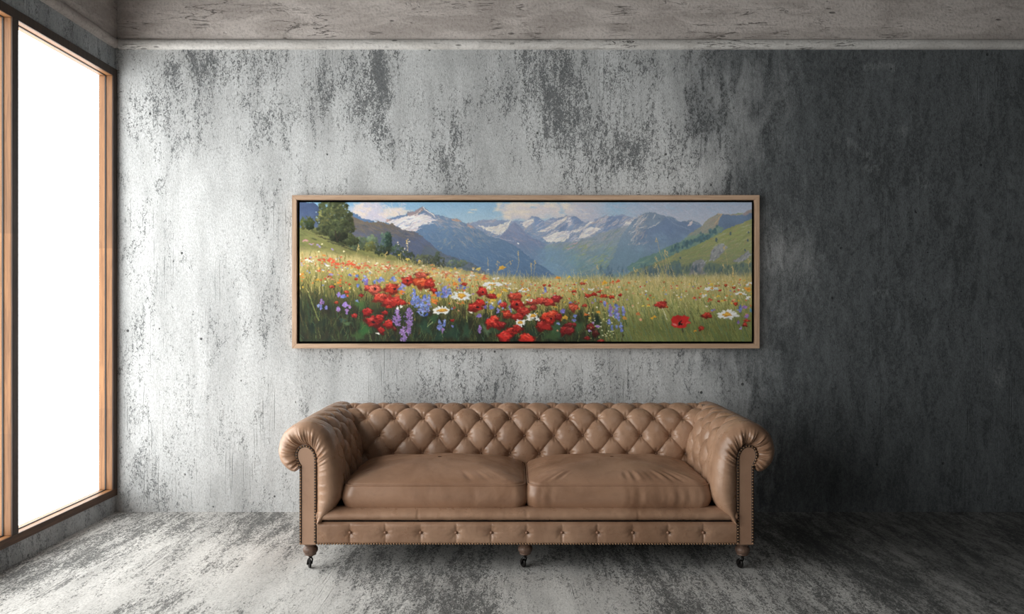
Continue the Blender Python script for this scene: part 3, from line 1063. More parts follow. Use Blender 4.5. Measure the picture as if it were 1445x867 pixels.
    for x, y, a, b in [(722, 291, 9, 5), (716, 301, 6, 5), (735, 300, 12, 4), (774, 289, 9, 4), (798, 291, 5, 4), (716, 306, 5, 3), (704, 289, 3.5, 3), (702, 296, 5, 2.5), (745, 289, 14, 3), (668, 296, 5, 1), (664, 300, 4, 1)]:
        dab(x, y, a, b, C(228, 212, 190), 0, 0.75, 0.9, 0.3, x)
    for x, y, a, b in [(765, 288, 3, 2), (793, 299, 4, 4), (709, 291, 3, 3), (752, 293, 4, 1.5), (707, 306, 3, 4)]:
        dab(x, y, a, b, C(140, 180, 208), 0, 0.7, 0.9, 0.3, x)
    scumble(170, (700, 830, 287, 310), [C(212, 198, 190), C(195, 188, 200), C(225, 210, 196)], 5, 0.7, 0.0, 0.3, 0.4)
    scumble(110, (500, 572, 287, 312), [C(205, 195, 205), C(190, 186, 205), C(228, 212, 198)], 4, 0.7, 0.6, 0.5, 0.45)

    # ---- far snowy range in the middle
    far = [(655, 316), (662, 315), (670, 313), (678, 310.5), (690, 310), (700, 311), (720, 311), (735, 312), (744, 311), (750, 305), (752, 304.5), (760, 308), (768, 312), (775, 310),
           (780, 307), (786, 308), (800, 304), (804, 304), (812, 305), (818, 309), (824, 314), (830, 312), (836, 312), (842, 309), (850, 305.5), (856, 303), (860, 306), (870, 304), (878, 303),
           (885, 305), (895, 308), (895, 400), (655, 400)]
    fill(far, C(132, 148, 180), 0.5, 1, C(96, 128, 160), 312, 360)
    scumble(420, (655, 895, 306, 345), [C(150, 158, 185), C(110, 132, 172), C(165, 160, 175), C(95, 122, 165), C(180, 165, 165)], 5, 0.8, -0.5, 0.4, 0.5, far)
    cream, white, lav = C(232, 222, 206), C(236, 228, 216), C(196, 190, 202)
    for pg, c in [([(673, 318), (690, 321), (700, 319), (712, 315), (722, 311), (717, 320), (707, 331), (698, 330), (684, 324)], cream), ([(735, 315), (750, 308.5), (756, 309), (750, 317), (741, 321), (738, 318)], cream),
                  ([(757, 327), (778, 317), (799, 305), (800, 308), (786, 320), (772, 326)], cream), ([(765, 336), (785, 328), (806, 325), (803, 334), (797, 341), (772, 341.5), (768, 338)], white),
                  ([(800, 328), (815, 324), (829, 316), (833, 312), (836, 314), (825, 322), (812, 328), (802, 330)], cream), ([(823, 324), (834, 321), (848, 323), (836, 330), (822, 337), (811, 341), (818, 334)], white),
                  ([(845, 312), (850, 308), (856, 306), (853, 311), (848, 313)], C(225, 214, 180)), ([(874, 322), (880, 316), (890, 310), (899, 305), (893, 313), (884, 319)], cream), ([(800, 304.5), (803, 305), (806, 317), (802, 318)], lav),
                  ([(812, 351), (825, 347), (834, 342), (832, 347), (820, 350)], lav), ([(832, 352), (846, 345), (850, 345), (838, 353)], lav)]:
        fill(pg, c, 0.6, 0.92)
        xs_ = [q[0] for q in pg]; ys_ = [q[1] for q in pg]
        scumble(26, (min(xs_), max(xs_), min(ys_), max(ys_)), [lav, C(160, 166, 192), C(242, 234, 220), C(186, 168, 172), C(134, 148, 180)], 4.5, 0.45, -0.5, 0.3, 0.75, pg)
    for pg in [[(756, 305.5), (766, 310), (768, 318), (757, 318), (752, 311)], [(806, 305), (814, 306), (823, 314), (812, 317), (806, 312)], [(858, 306), (880, 306), (872, 316), (858, 325), (850, 329), (852, 318)], [(790, 322), (800, 314), (803, 325), (788, 328)]]:
        fill(pg, C(104, 128, 168), 0.7, 0.85, tex=0.15)
    scumble(150, (795, 902, 308, 346), [C(222, 214, 208), C(196, 188, 200), C(206, 184, 180), C(180, 172, 176), C(112, 130, 160)], 6, 0.55, -0.55, 0.18, 0.6, [(800, 330), (830, 314), (850, 310), (878, 310), (902, 306), (880, 325), (840, 345), (800, 352)])
    scumble(70, (757, 812, 308, 342), [C(216, 206, 204), C(150, 150, 178), C(116, 134, 170), C(190, 176, 184)], 6, 0.5, -0.5, 0.2, 0.6, far)
    mid = [(705, 335), (722, 316), (727, 314), (736, 322), (744, 331), (755, 337), (762, 340), (770, 343), (776, 352), (790, 362), (800, 375), (800, 400), (705, 400)]
    fill(mid, C(122, 130, 162), 0.5, 1, C(88, 114, 152), 322, 362)
    scumble(190, (705, 790, 316, 372), [C(140, 138, 160), C(100, 120, 158), C(160, 140, 150), C(84, 110, 152)], 5, 0.7, 0.6, 0.35, 0.45, mid)
    # green-grey shoulders falling to the valley
    sh = [(770, 345), (800, 342), (815, 341), (850, 328), (885, 318), (905, 322), (905, 400), (770, 400)]
    fill(sh, C(136, 146, 158), 0.8, 0.85, C(98, 134, 140), 338, 372)
    scumble(420, (772, 905, 325, 388), [C(140, 152, 130), C(116, 140, 150), C(165, 155, 150), C(100, 130, 150), C(130, 150, 110), C(92, 125, 140)], 6, 0.8, -0.55, 0.25, 0.5, sh)
    for pts in [[(800, 352), (812, 348)], [(803, 346), (816, 342)], [(798, 351), (808, 350)]]:
        line(pts, 0.6, C(200, 150, 150), 0.7)
    scumble(24, (785, 830, 345, 362), [C(140, 155, 95)], 4, 0.7, -0.5, 0.2, 0.6)
    scumble(26, (838, 860, 360, 375), [C(140, 155, 95)], 4, 0.8, -0.6, 0.2, 0.6)
    for k in range(60):
        dab(r.normal(778, 16), r.uniform(352, 392), 12, 8, C(102, 138, 168), 0.3, 0.16, 1.2)
    scumble(90, (742, 860, 355, 386), [C(110, 145, 172), C(92, 128, 160), C(118, 150, 150)], 6, 0.9, 0.2, 0.6, 0.4)
    # right-hand mountain
    rm = [(878, 330), (893, 311), (900, 306), (910, 301), (918, 299.5), (926, 301), (932, 303.5), (940, 306), (948, 306.5), (955, 310), (960, 312.5), (968, 311.5), (976, 311.5), (984, 314), (992, 318), (1000, 330), (990, 372), (850, 388), (866, 362)]
    fill(rm, C(120, 140, 165), 0.5, 1, C(98, 128, 150), 318, 362)
    fill([(908, 326), (916, 322), (928, 318), (940, 307), (955, 311), (968, 313), (990, 319), (990, 335), (950, 352), (925, 358), (893, 352), (893, 345)], C(98, 122, 160), 0.7, 0.9, C(104, 132, 156), 325, 356)
    scumble(240, (893, 992, 303, 360), [C(92, 116, 156), C(116, 136, 168), C(106, 132, 158), C(86, 112, 152)], 5, 0.7, 0.45, 0.5, 0.45, rm)
    for pts in [[(892, 322), (902, 309), (908, 304)], [(897, 320), (910, 308), (915, 302)], [(903, 315), (912, 306)], [(890, 330), (900, 322), (908, 320)], [(915, 322), (924, 318), (931, 313)], [(921, 309), (925, 302)], [(888, 316), (896, 308)], [(899, 325), (895, 334), (890, 340)]]:
        line(pts, 0.5, C(214, 206, 204), 0.7)
    scumble(60, (886, 912, 303, 345), [C(215, 205, 200), C(165, 158, 165), C(190, 165, 155)], 4, 0.6, -0.8, 0.3, 0.6, rm)
    fill([(970, 319), (973, 314), (978, 312), (977, 316), (974, 319)], C(214, 196, 196), 0.4, 0.9)
    line([(940, 306), (950, 315), (962, 320), (975, 325)], 0.7, C(126, 146, 176), 0.5)

    # ---- big peak on the left
    pk = [(543, 316), (550, 308), (562, 305), (572, 303), (575, 299), (585, 298.5), (590, 295), (594, 291.5), (596.5, 291), (600, 294), (606, 299), (613, 302), (625, 305), (633, 308), (645, 309), (655, 314),
          (665, 319), (675, 324), (685, 329), (695, 334), (705, 337), (715, 341), (726, 346), (740, 357), (755, 369), (770, 379), (790, 394), (543, 394)]
    fill(pk, C(100, 128, 162), 0.4, 1, C(70, 102, 140), 310, 365)
    scumble(520, (545, 780, 294, 388), [C(84, 114, 152), C(106, 132, 162), C(72, 102, 142), C(124, 138, 158), C(94, 116, 146)], 6, 0.7, 0.55, 0.35, 0.42, pk)
    fill([(545, 314), (553, 310), (562, 308.5), (578, 304), (590, 303), (600, 303), (607, 300), (613, 304), (606, 308), (618, 310), (602, 315), (592, 319), (586, 327), (575, 326), (567, 325), (561, 319), (552, 317)], C(226, 216, 212), 0.6, 0.95)
    snow = [(545, 314), (562, 307), (605, 300), (615, 307), (618, 311), (586, 327), (567, 325)]
    scumble(75, (545, 618, 300, 327), [C(200, 190, 205), C(240, 232, 224), C(170, 175, 200), C(215, 195, 195), C(186, 182, 205)], 5, 0.55, -0.35, 0.25, 0.75, snow)
    scumble(24, (560, 615, 304, 325), [C(120, 140, 180), C(140, 130, 140)], 4, 0.45, -0.4, 0.3, 0.7, snow)
    fill([(574, 300), (585, 299), (590, 295.5), (595, 292), (598, 296), (592, 301), (586, 304), (578, 305), (574, 304)], C(150, 128, 128), 0.5, 0.85)
    fill([(597, 292), (604, 298), (612, 302), (622, 306), (612, 308), (604, 304), (598, 299)], C(110, 124, 155), 0.5, 0.85)
    line([(597, 292), (600, 297), (606, 300), (611, 303), (614, 308)], 0.6, C(236, 226, 210), 0.85)
    line([(594, 296), (588, 302), (582, 305)], 0.4, C(225, 212, 205), 0.7)
    line([(549, 311), (558, 307.5), (570, 305)], 1.2, C(104, 128, 168), 0.8)
    scumble(10, (545, 552, 309, 313), [C(190, 150, 140)], 3, 0.6, -0.4, 0.2, 0.7)
    scumble(60, (612, 672, 305, 322), [C(170, 158, 160), C(190, 170, 160), C(150, 148, 165)], 4, 0.5, 0.5, 0.25, 0.6, pk)
    scumble(36, (640, 690, 308, 345), [C(165, 150, 150), C(150, 150, 145)], 4, 0.5, 0.65, 0.25, 0.55, pk)
    scumble(12, (636, 650, 307, 312), [C(196, 145, 115)], 3, 0.7, 0.6, 0.3, 0.75, pk)
    scumble(8, (662, 676, 313, 321), [C(180, 140, 125)], 4, 0.8, 0.5, 0.2, 0.6, pk)
    scumble(26, (618, 642, 318, 352), [C(140, 145, 140), C(150, 148, 135)], 3, 0.6, -0.9, 0.3, 0.6, pk)
    scumble(30, (652, 692, 325, 352), [C(128, 140, 140), C(150, 142, 138)], 5, 0.5, 0.6, 0.2, 0.5, pk)
    line([(686, 331), (698, 335), (708, 337), (725, 341)], 0.4, C(190, 190, 202), 0.5)
    dab(731, 343.5, 1.3, 1.0, C(240, 234, 226))

    # ---- right: brown-green ridge, dark slope, near pasture
    rr_ = [(960, 340), (985, 322), (993, 316), (1000, 309), (1008, 305), (1013, 301.5), (1018, 301.5), (1025, 303), (1040, 301), (1050, 302.5), (1056, 297), (1062, 294), (1062, 360), (930, 372), (935, 352)]
    fill(rr_, C(146, 140, 124), 0.5, 1, C(104, 136, 130), 318, 345)
    scumble(130, (962, 1020, 303, 345), [C(160, 140, 125), C(130, 142, 120), C(112, 136, 140), C(170, 150, 130)], 5, 0.7, -0.65, 0.25, 0.5, rr_)
    fill([(1017, 302.5), (1030, 304), (1050, 303), (1062, 300), (1062, 314), (1040, 320), (1013, 330), (1013, 314), (1016, 306)], C(88, 114, 150), 0.5, 0.95)
    fill([(996, 334), (1012, 318), (1022, 322), (1010, 334), (990, 342)], C(108, 142, 120), 0.6, 0.8)
    line([(1013, 302), (1018, 302), (1014, 309), (1008, 316)], 0.9, C(190, 160, 125), 0.8)
    line([(1038, 302), (1048, 301)], 0.7, C(130, 150, 95), 0.8)
    fill([(1048, 304), (1054, 298), (1060, 296), (1058, 301), (1052, 305)], C(150, 130, 130), 0.4, 0.8)
    slope = [(884, 378), (900, 366), (925, 358), (945, 347), (965, 338), (985, 330), (1010, 330), (1030, 325), (1040, 340), (940, 372), (890, 386)]
    fill(slope, C(112, 142, 118), 0.8, 0.95, C(84, 122, 116), 335, 366)
    scumble(160, (888, 1020, 330, 380), [C(120, 148, 115), C(92, 128, 118), C(130, 152, 120), C(80, 116, 118)], 6, 0.8, -0.4, 0.2, 0.5, slope)
    for k in range(90):
        x = r.uniform(945, 1012); y = 352 - (x - 950) * 0.40 + r.normal() * 2.6
        dab(x, y, 1.6, 2.2, C(58, 92, 102) * r.uniform(0.85, 1.2), 0, 0.75, 0.8)
    past = [(878, 392), (890, 384), (905, 379), (925, 372), (945, 362), (965, 353), (985, 345), (1000, 338), (1010, 333), (1020, 326), (1040, 317), (1062, 309), (1062, 400), (878, 400)]
    fill(past, C(142, 150, 82), 0.5, 1, C(112, 122, 84), 335, 380)
    scumble(380, (885, 1062, 312, 390), [C(150, 152, 82), C(128, 142, 76), C(165, 150, 95), C(118, 130, 80), C(150, 128, 90)], 6, 0.8, -0.4, 0.22, 0.5, past)
    scumble(40, (985, 1060, 315, 350), [C(170, 165, 135), C(165, 140, 100), C(180, 175, 150)], 5, 0.6, -0.45, 0.15, 0.6, past)
    fill([(955, 394), (965, 380), (975, 372), (1000, 372), (1030, 374), (1062, 370), (1062, 400), (955, 400)], C(92, 112, 92), 1.2, 0.8)
    fill([(940, 392), (946, 370), (958, 366), (962, 378), (966, 394)], C(72, 100, 96), 1.0, 0.75)
    rock = C(150, 152, 162)
    for pg in [[(972, 388), (976, 374), (982, 367), (992, 366), (996, 372), (992, 380), (996, 388)], [(1000, 368), (1004, 356), (1010, 347), (1018, 343), (1026, 347), (1020, 358), (1008, 368)], [(1034, 368), (1046, 362), (1056, 353), (1059, 360), (1050, 368), (1038, 370)]]:
        fill(pg, rock, 0.8, 0.8, C(112, 112, 122), 345, 384)
        xs_ = [q[0] for q in pg]; ys_ = [q[1] for q in pg]
        scumble(26, (min(xs_), max(xs_), min(ys_), max(ys_)), [C(178, 178, 184), C(120, 118, 128), C(160, 158, 165), C(96, 100, 108)], 3, 0.7, -1.0, 0.4, 0.7, pg)
    for x, y, a in [(1011, 339, 2.0), (1030.5, 329.5, 1.6), (1055, 339.5, 1.5), (1056, 327.5, 1.2), (1051, 353, 1.6), (960, 364, 1.3)]:
        dab(x, y, a * 0.8, a * 1.25, C(60, 82, 92), 0, 0.95, 0.5, 0.2, x)
    for k in range(110):
        x = r.uniform(905, 1061); y = r.uniform(374, 392)
        dab(x, y, 1.2, 3.5, C(52, 74, 88) * r.uniform(0.8, 1.25), r.normal() * 0.2, 0.45, 0.9)
    for k in range(120):
        x = r.uniform(845, 962); y = r.uniform(378, 400) - max(0, (x - 900)) * 0.06
        dab(x, y, 1.6, 4.0, C(64, 92, 112) * r.uniform(0.8, 1.25), 0.1, 0.45, 0.9)

    # ---- left: shaded hills
    fill([(422, 285), (441, 286), (449, 292), (458, 299), (470, 306), (500, 318), (500, 370), (422, 370)], C(66, 84, 122), 0.5, 1, C(88, 104, 130), 300, 335)
    fill([(490, 303), (500, 301), (505, 303), (511, 308), (519, 309), (527, 312.5), (535, 330), (490, 330)], C(86, 116, 156), 0.4)
    hill = [(488, 300), (494, 303), (500, 307), (508, 310), (515, 313), (524, 315), (531, 313.5), (536, 312.5), (541, 314), (546, 317), (552, 315), (558, 318), (564, 322), (568, 325), (575, 326), (584, 327), (590, 330), (595, 334), (600, 339), (608, 343),
            (614, 350), (622, 356), (634, 361), (650, 366), (665, 371), (684, 383), (690, 400), (488, 400)]
    fill(hill, C(112, 102, 92), 0.4, 1, C(80, 90, 118), 313, 340)
    fill([(600, 345), (612, 350), (634, 363), (660, 370), (684, 384), (690, 400), (560, 400), (590, 370)], C(82, 94, 104), 1.0, 0.7)
    scumble(330, (490, 680, 312, 385), [C(76, 86, 114), C(92, 96, 116), C(104, 98, 100), C(68, 80, 106)], 6, 0.8, 0.5, 0.3, 0.45, hill)
    scumble(90, (500, 610, 312, 335), [C(122, 110, 88), C(108, 102, 84), C(130, 112, 100)], 5, 0.7, 0.5, 0.3, 0.5, hill)
    scumble(60, (630, 690, 360, 392), [C(52, 72, 72), C(60, 80, 80)], 3, 1.4, 0.5, 0.3, 0.6, hill)

    # ---- left slope
    sl = [(422, 320), (440, 325), (460, 330), (480, 336), (500, 343), (520, 350), (540, 357), (560, 362), (580, 367), (600, 371), (620, 375), (640, 379), (690, 388), (690, 410), (422, 410)]
    fill(sl, C(118, 122, 68), 0.6, 1, C(132, 126, 66), 330, 375)
    scumble(420, (423, 640, 320, 372), [C(128, 130, 74), C(104, 112, 62), C(138, 138, 84), C(92, 98, 60), C(116, 106, 70)], 6, 0.7, 0.28, 0.15, 0.55, sl)
    for pts in [[(440, 326), (452, 331), (462, 333)], [(440, 337), (448, 339)], [(450, 334), (470, 340), (478, 342)], [(462, 341), (480, 346), (495, 348)], [(482, 348), (505, 355)]]:
        line(pts, 0.9, C(58, 58, 44), 0.6)
    # trees
    def tree(n, box, cx_, cy_, rx, ry, cols, s=2.2):
        for k in range(n):
            a = r.uniform(0, 2 * PI); q = math.sqrt(r.random())
            x = cx_ + rx * q * math.cos(a); y = cy_ + ry * q * math.sin(a)
            sh_ = 1.0 - 0.28 * (q * math.sin(a)) - 0.18 * q * math.cos(a)
            c = cols[r.integers(len(cols))] * sh_ * r.uniform(0.85, 1.1)
            dab(x, y, s * r.uniform(0.5, 1.2), s * r.uniform(0.4, 0.9), np.clip(c, 0, 1), r.uniform(0, PI), 0.8, 0.7, 0.3, k)
    dark = [C(58, 66, 38), C(70, 78, 44), C(46, 54, 34), C(82, 88, 52), C(62, 70, 48)]
    tree(120, None, 508, 344, 16, 9, [C(78, 92, 68), C(92, 104, 74), C(66, 80, 58)])
    tree(60, None, 452, 325, 12, 5, [C(92, 96, 52), C(80, 84, 50)])
    for a in [(470, 292, 20, 10, 210), (472, 308, 26, 16, 420), (480, 322, 20, 14, 260), (462, 322, 14, 9, 120), (486, 337, 15, 8, 150), (477, 331, 13, 10, 120), (496, 340, 10, 6, 70)]:
        tree(a[4], None, a[0], a[1], a[2], a[3], dark)
    tree(60, None, 478, 334, 12, 7, [C(34, 40, 28), C(42, 48, 32)])
    tree(46, None, 458, 306, 12, 12, [C(112, 114, 62), C(126, 124, 70), C(96, 100, 56)], 1.6)
    tree(30, None, 478, 294, 14, 8, [C(104, 108, 62), C(92, 98, 60)], 1.5)
    line([(473, 326), (474, 335), (477, 342)], 1.0, C(52, 44, 34)); line([(480, 330), (476, 338)], 0.7, C(48, 42, 32))
    for x, y in [(484, 290), (487, 295), (447, 307), (450, 314), (446, 300), (491, 300)]:
        dab(x, y, 1.3, 1.0, C(150, 175, 195), 0, 0.7)
    tree(110, None, 433, 315, 10, 9, [C(70, 80, 36), C(52, 64, 32), C(88, 92, 40)], 1.8)
    tree(40, None, 437, 319, 6, 5, [C(40, 54, 32)], 1.6)
    tree(90, None, 525, 344, 9, 11, [C(90, 108, 82), C(78, 96, 74), C(104, 116, 84)], 1.9)
    tree(60, None, 522, 348, 8, 7, [C(104, 104, 52), C(90, 94, 50)], 1.7)
    tree(100, None, 544, 340, 8, 13, [C(72, 98, 80), C(58, 84, 70), C(88, 110, 90)], 1.8)
    tree(70, None, 548, 341, 4.5, 13, [C(34, 54, 46), C(42, 62, 52)], 1.6)
    tree(90, None, 542, 354, 14, 7, [C(40, 52, 38), C(52, 62, 42)], 1.8)
    tree(70, None, 560, 353, 9, 8, [C(70, 88, 68), C(54, 70, 54)], 1.7)
    tree(80, None, 572, 361, 12, 7, [C(48, 58, 42), C(60, 70, 50)], 1.7)
    tree(120, None, 598, 367, 18, 8, [C(74, 80, 54), C(60, 66, 48), C(86, 90, 58)], 1.7)
    tree(90, None, 618, 371, 11, 9, [C(52, 60, 44), C(44, 50, 40), C(72, 78, 52)], 1.7)
    tree(50, None, 617, 362, 3.5, 7, [C(56, 68, 48)], 1.3)
    tree(70, None, 646, 372, 16, 5, [C(84, 98, 70), C(64, 82, 66), C(96, 104, 66)], 1.5)

    # ---- meadow
    top = np.interp(PX, [422, 470, 520, 580, 640, 690, 760, 850, 950, 1062], [352, 356, 362, 372, 381, 388, 391, 390, 388, 386])
    d = np.clip((PY - top + jy * 0.8) / 95.0, -0.2, 1.1)
    gold, olive = C(186, 168, 108), C(146, 136, 68)
    deepL, deepR = C(44, 50, 32), C(106, 116, 62)
    right = smoothstep(815, 890, PX + jx * 3)[..., None]
    deep = deepL * (1 - right) + deepR * right
    oliv = olive * (1 - right) + C(156, 154, 90) * right
    t1 = smoothstep(0.05, 0.5, d)[..., None]; t2 = smoothstep(0.42, 0.86, d)[..., None]
    field = (gold * (1 - t1) + oliv * t1) * (1 - t2) + deep * t2
    field *= (1 + 0.35 * (lo - 0.5))[..., None]
    al = smoothstep(-0.05, 0.08, d)[..., None]
    A[:] = A * (1 - al) + field * al
    bank = [C(164, 150, 84), C(186, 168, 104), C(128, 130, 64), C(204, 184, 120), C(170, 140, 66), C(108, 114, 56)]
    bankR = [C(170, 162, 96), C(138, 146, 76), C(198, 186, 128), C(116, 132, 70), C(184, 160, 86), C(150, 156, 100)]
    darkb = [C(48, 62, 36), C(62, 74, 38), C(36, 44, 30), C(80, 84, 42), C(40, 64, 44), C(70, 58, 34), C(28, 34, 26)]
    darkR = [C(100, 116, 62), C(122, 130, 72), C(90, 104, 64), C(134, 128, 66), C(110, 106, 54), C(96, 116, 84)]
    N = 5200
    ys_ = np.sort(r.uniform(0, 1, N) ** 0.95)
    for k in range(N):
        x = r.uniform(422, 1062)
        tp = np.interp(x, [422, 470, 520, 580, 640, 690, 760, 850, 950, 1062], [354, 358, 366, 377, 386, 391, 394, 393, 391, 389])
        y = tp + ys_[k] * (484 - tp)
        dd = (y - tp) / 95
        R_ = x + r.normal() * 22 > 845
        if dd < 0.47 + r.normal() * 0.10: c = (bankR if R_ else bank)[r.integers(6)]
        else: c = darkR[r.integers(6)] if R_ else darkb[r.integers(7)]
        hgt = r.uniform(4, 9) + 16 * max(0, dd) * r.random()
        ln = r.normal() * 2.0 + (-3.0 if R_ else -0.6) * dd * 2
        blade(x, y + 3, hgt, ln, r.uniform(0.35, 0.8), c * r.uniform(0.85, 1.12), 0.7, r.normal() * 1.5)
    # lighter seed heads and pale stems along the top of the grass
    for k in range(520):
        x = r.uniform(560, 1061); tp = np.interp(x, [560, 640, 690, 760, 850, 950, 1062], [372, 386, 391, 394, 393, 391, 389])
        y = tp + abs(r.normal()) * 9 - 3
        blade(x, y + 6, r.uniform(6, 17), r.normal() * 2.5 - 0.8, 0.36, [C(196, 178, 112), C(176, 156, 86), C(208, 192, 136)][r.integers(3)], 0.65, r.normal() * 2)
    for k in range(300):
        x = r.uniform(422, 1061); tp = np.interp(x, [422, 520, 640, 760, 1062], [362, 372, 392, 398, 394])
        y = tp + abs(r.normal()) * 14
        dab(x, y, r.uniform(0.7, 1.7), r.uniform(0.5, 1.1), [C(222, 205, 150), C(205, 190, 140), C(214, 196, 160), C(190, 180, 130)][r.integers(4)], r.uniform(0, PI), 0.7, 0.6)
    # tall stems
    for pts, hd in [([(944, 400), (936, 372), (930, 352), (926, 336)], 1), ([(948, 396), (940, 366), (934, 356)], 0), ([(938, 392), (929, 370), (925, 362)], 1), ([(940, 384), (939, 366), (938, 353)], 1), ([(952, 392), (944, 368), (942, 356)], 1), ([(912, 398), (903, 385), (895, 378)], 1),
                    ([(930, 384), (925, 372)], 1), ([(725, 395), (732, 372), (731, 355)], 1), ([(714, 374), (721, 368)], 1), ([(753, 392), (755, 368)], 1), ([(690, 392), (687.5, 362)], 0), ([(701, 394), (701.5, 369)], 1), ([(750, 394), (749, 372)], 1), ([(842, 396), (842.5, 374)], 1), ([(838, 394), (836, 380)], 0),
                    ([(1027, 375), (1022, 347)], 1), ([(1020, 384), (1020.5, 373)], 1), ([(1058, 392), (1056, 366)], 1), ([(1036, 398), (1033, 376)], 1), ([(576, 354), (574.5, 338)], 1), ([(503, 362), (505.5, 346)], 1), ([(543, 366), (545, 356)], 1), ([(565, 374), (565, 356)], 0), ([(1037, 402), (1038, 390), (1034, 384)], 1)]:
        line(pts, 0.36, C(190, 166, 100), 0.75)
        if hd:
            x, y = pts[-1]
            for q in range(4): dab(x + r.normal() * 0.8, y + q * 1.8, 0.6, 1.1, C(216, 180, 104) * r.uniform(0.9, 1.1), r.normal(), 0.9)
    for x, y in [(561, 342), (562, 345), (571, 351), (575, 344), (577, 341), (574, 347), (575, 353), (569, 355)]:
        dab(x, y, 1.2, 0.9, C(222, 205, 170), 0, 0.85)
    # dark hollows between the flowers
    for k in range(220):
        x = r.uniform(425, 850); y = r.uniform(438, 483)
        dab(x, y, r.uniform(1.5, 4), r.uniform(3, 8), [C(26, 34, 24), C(34, 44, 30), C(24, 40, 34), C(44, 36, 28)][r.integers(4)], r.normal() * 0.3, 0.5, 0.9)
    for x, y, a, b, c in [(514, 466, 9, 7, C(46, 104, 48)), (508, 430, 8, 5, C(66, 104, 50)), (505, 474, 7, 5, C(64, 92, 46)), (490, 457, 4, 2.4, C(84, 116, 74)), (600, 462, 7, 9, C(40, 72, 54)), (640, 470, 9, 8, C(38, 66, 52)), (658, 468, 5, 9, C(46, 78, 56)), (620, 474, 8, 7, C(34, 62, 50)),
                          (785, 465, 9, 10, C(56, 92, 62)), (778, 474, 10, 6, C(62, 88, 50)), (754, 470, 6, 8, C(40, 60, 46)), (815, 460, 5, 9, C(60, 92, 56)), (612, 450, 5, 6, C(44, 84, 52)), (700, 465, 7, 6, C(50, 74, 50)), (686, 466, 4, 7, C(92, 118, 84)), (484, 452, 4, 3, C(48, 84, 76))]:
        dab(x, y, a, b, c, r.normal() * 0.3, 0.75, 0.9, 0.35, x)
    for k in range(150):
        x = r.uniform(425, 860); y = r.uniform(448, 484)
        blade(x, y, r.uniform(6, 18), r.normal() * 5, 0.4, [C(92, 118, 66), C(120, 128, 72), C(64, 100, 66), C(110, 92, 48)][r.integers(4)] * r.uniform(0.8, 1.15), 0.7, r.normal() * 4)
    line([(435, 413), (441, 430), (450, 454)], 0.8, C(120, 128, 66), 0.85)
    line([(610, 455), (602, 462)], 0.7, C(130, 148, 96)); line([(658, 430), (659, 456)], 0.7, C(128, 140, 78))

    # ---- small flowers scattered through the grass
    pal = [(C(214, 72, 40), 5), (C(226, 118, 40), 5), (C(226, 176, 52), 5), (C(236, 226, 206), 4), (C(124, 140, 200), 3), (C(150, 112, 178), 1), (C(196, 60, 46), 3), (C(216, 150, 110), 3)]
    pc_ = [c for c, n in pal for _ in range(n)]
    for k in range(760):
        x = r.uniform(423, 1061)
        if 850 < x < 1000 and r.random() < 0.45: continue
        tp = np.interp(x, [422, 470, 520, 580, 640, 690, 760, 850, 950, 1062], [360, 363, 370, 380, 388, 394, 397, 396, 396, 394])
        y = tp + abs(r.normal()) * 20
        s_ = 0.55 + 0.9 * min(1.2, (y - tp) / 50) + 0.4 * r.random()
        dab(x, y, s_ * r.uniform(0.8, 1.5), s_ * 0.75, pc_[r.integers(len(pc_))] * r.uniform(0.9, 1.08), r.normal() * 0.3, 0.92, 0.5, 0.3, k)
    for x, y in [(433, 340), (437, 344), (441, 344), (430, 339), (428, 340)]: dab(x, y, 1.9, 0.9, C(206, 140, 150), 0, 0.8)
    for x, y in [(448, 346), (451, 348), (469, 352), (438, 363), (439, 345), (425, 371), (426, 375), (459, 373)]: dab(x, y, 1.8, 1.0, C(158, 140, 196), 0.3, 0.85)
    for x, y in [(450, 355), (485, 355), (454, 345)]: dab(x, y, 1.3, 1.0, C(226, 214, 160))
    for x, y, a in [(451, 367, 2.5), (457, 367, 3), (464, 368, 3), (470, 370, 3.4), (476, 373, 4), (483, 372, 3), (489, 374, 3), (495, 372, 3.4), (499, 374, 3), (505, 378, 4), (475, 378, 2), (458, 361, 2.4), (481, 363, 1.5), (446, 362, 1.5), (466, 366, 3), (471, 367, 2), (492, 369, 2)]:
        dab(x, y, a, a * 0.5, C(222, 82, 50) * r.uniform(0.9, 1.05), r.normal() * 0.3, 0.95, 0.4, 0.4, x)
    for k in range(110):
        x = r.normal(560, 22); y = 378 + r.normal() * 3 + (x - 560) * 0.08
        dab(x, y, 1.8, 0.9, [C(214, 92, 60), C(220, 150, 90), C(232, 216, 190), C(206, 80, 56), C(196, 170, 100), C(180, 158, 92)][r.integers(6)], 0, 0.85, 0.6, 0.3, k)
    for k in range(120):
        x = r.uniform(588, 690); y = 384 + r.normal() * 4 + (x - 600) * 0.08
        dab(x, y, 2.0, 1.0, [C(212, 90, 54), C(222, 138, 64), C(222, 176, 74), C(196, 160, 92), C(226, 208, 170)][r.integers(5)], 0, 0.85, 0.6, 0.3, k)
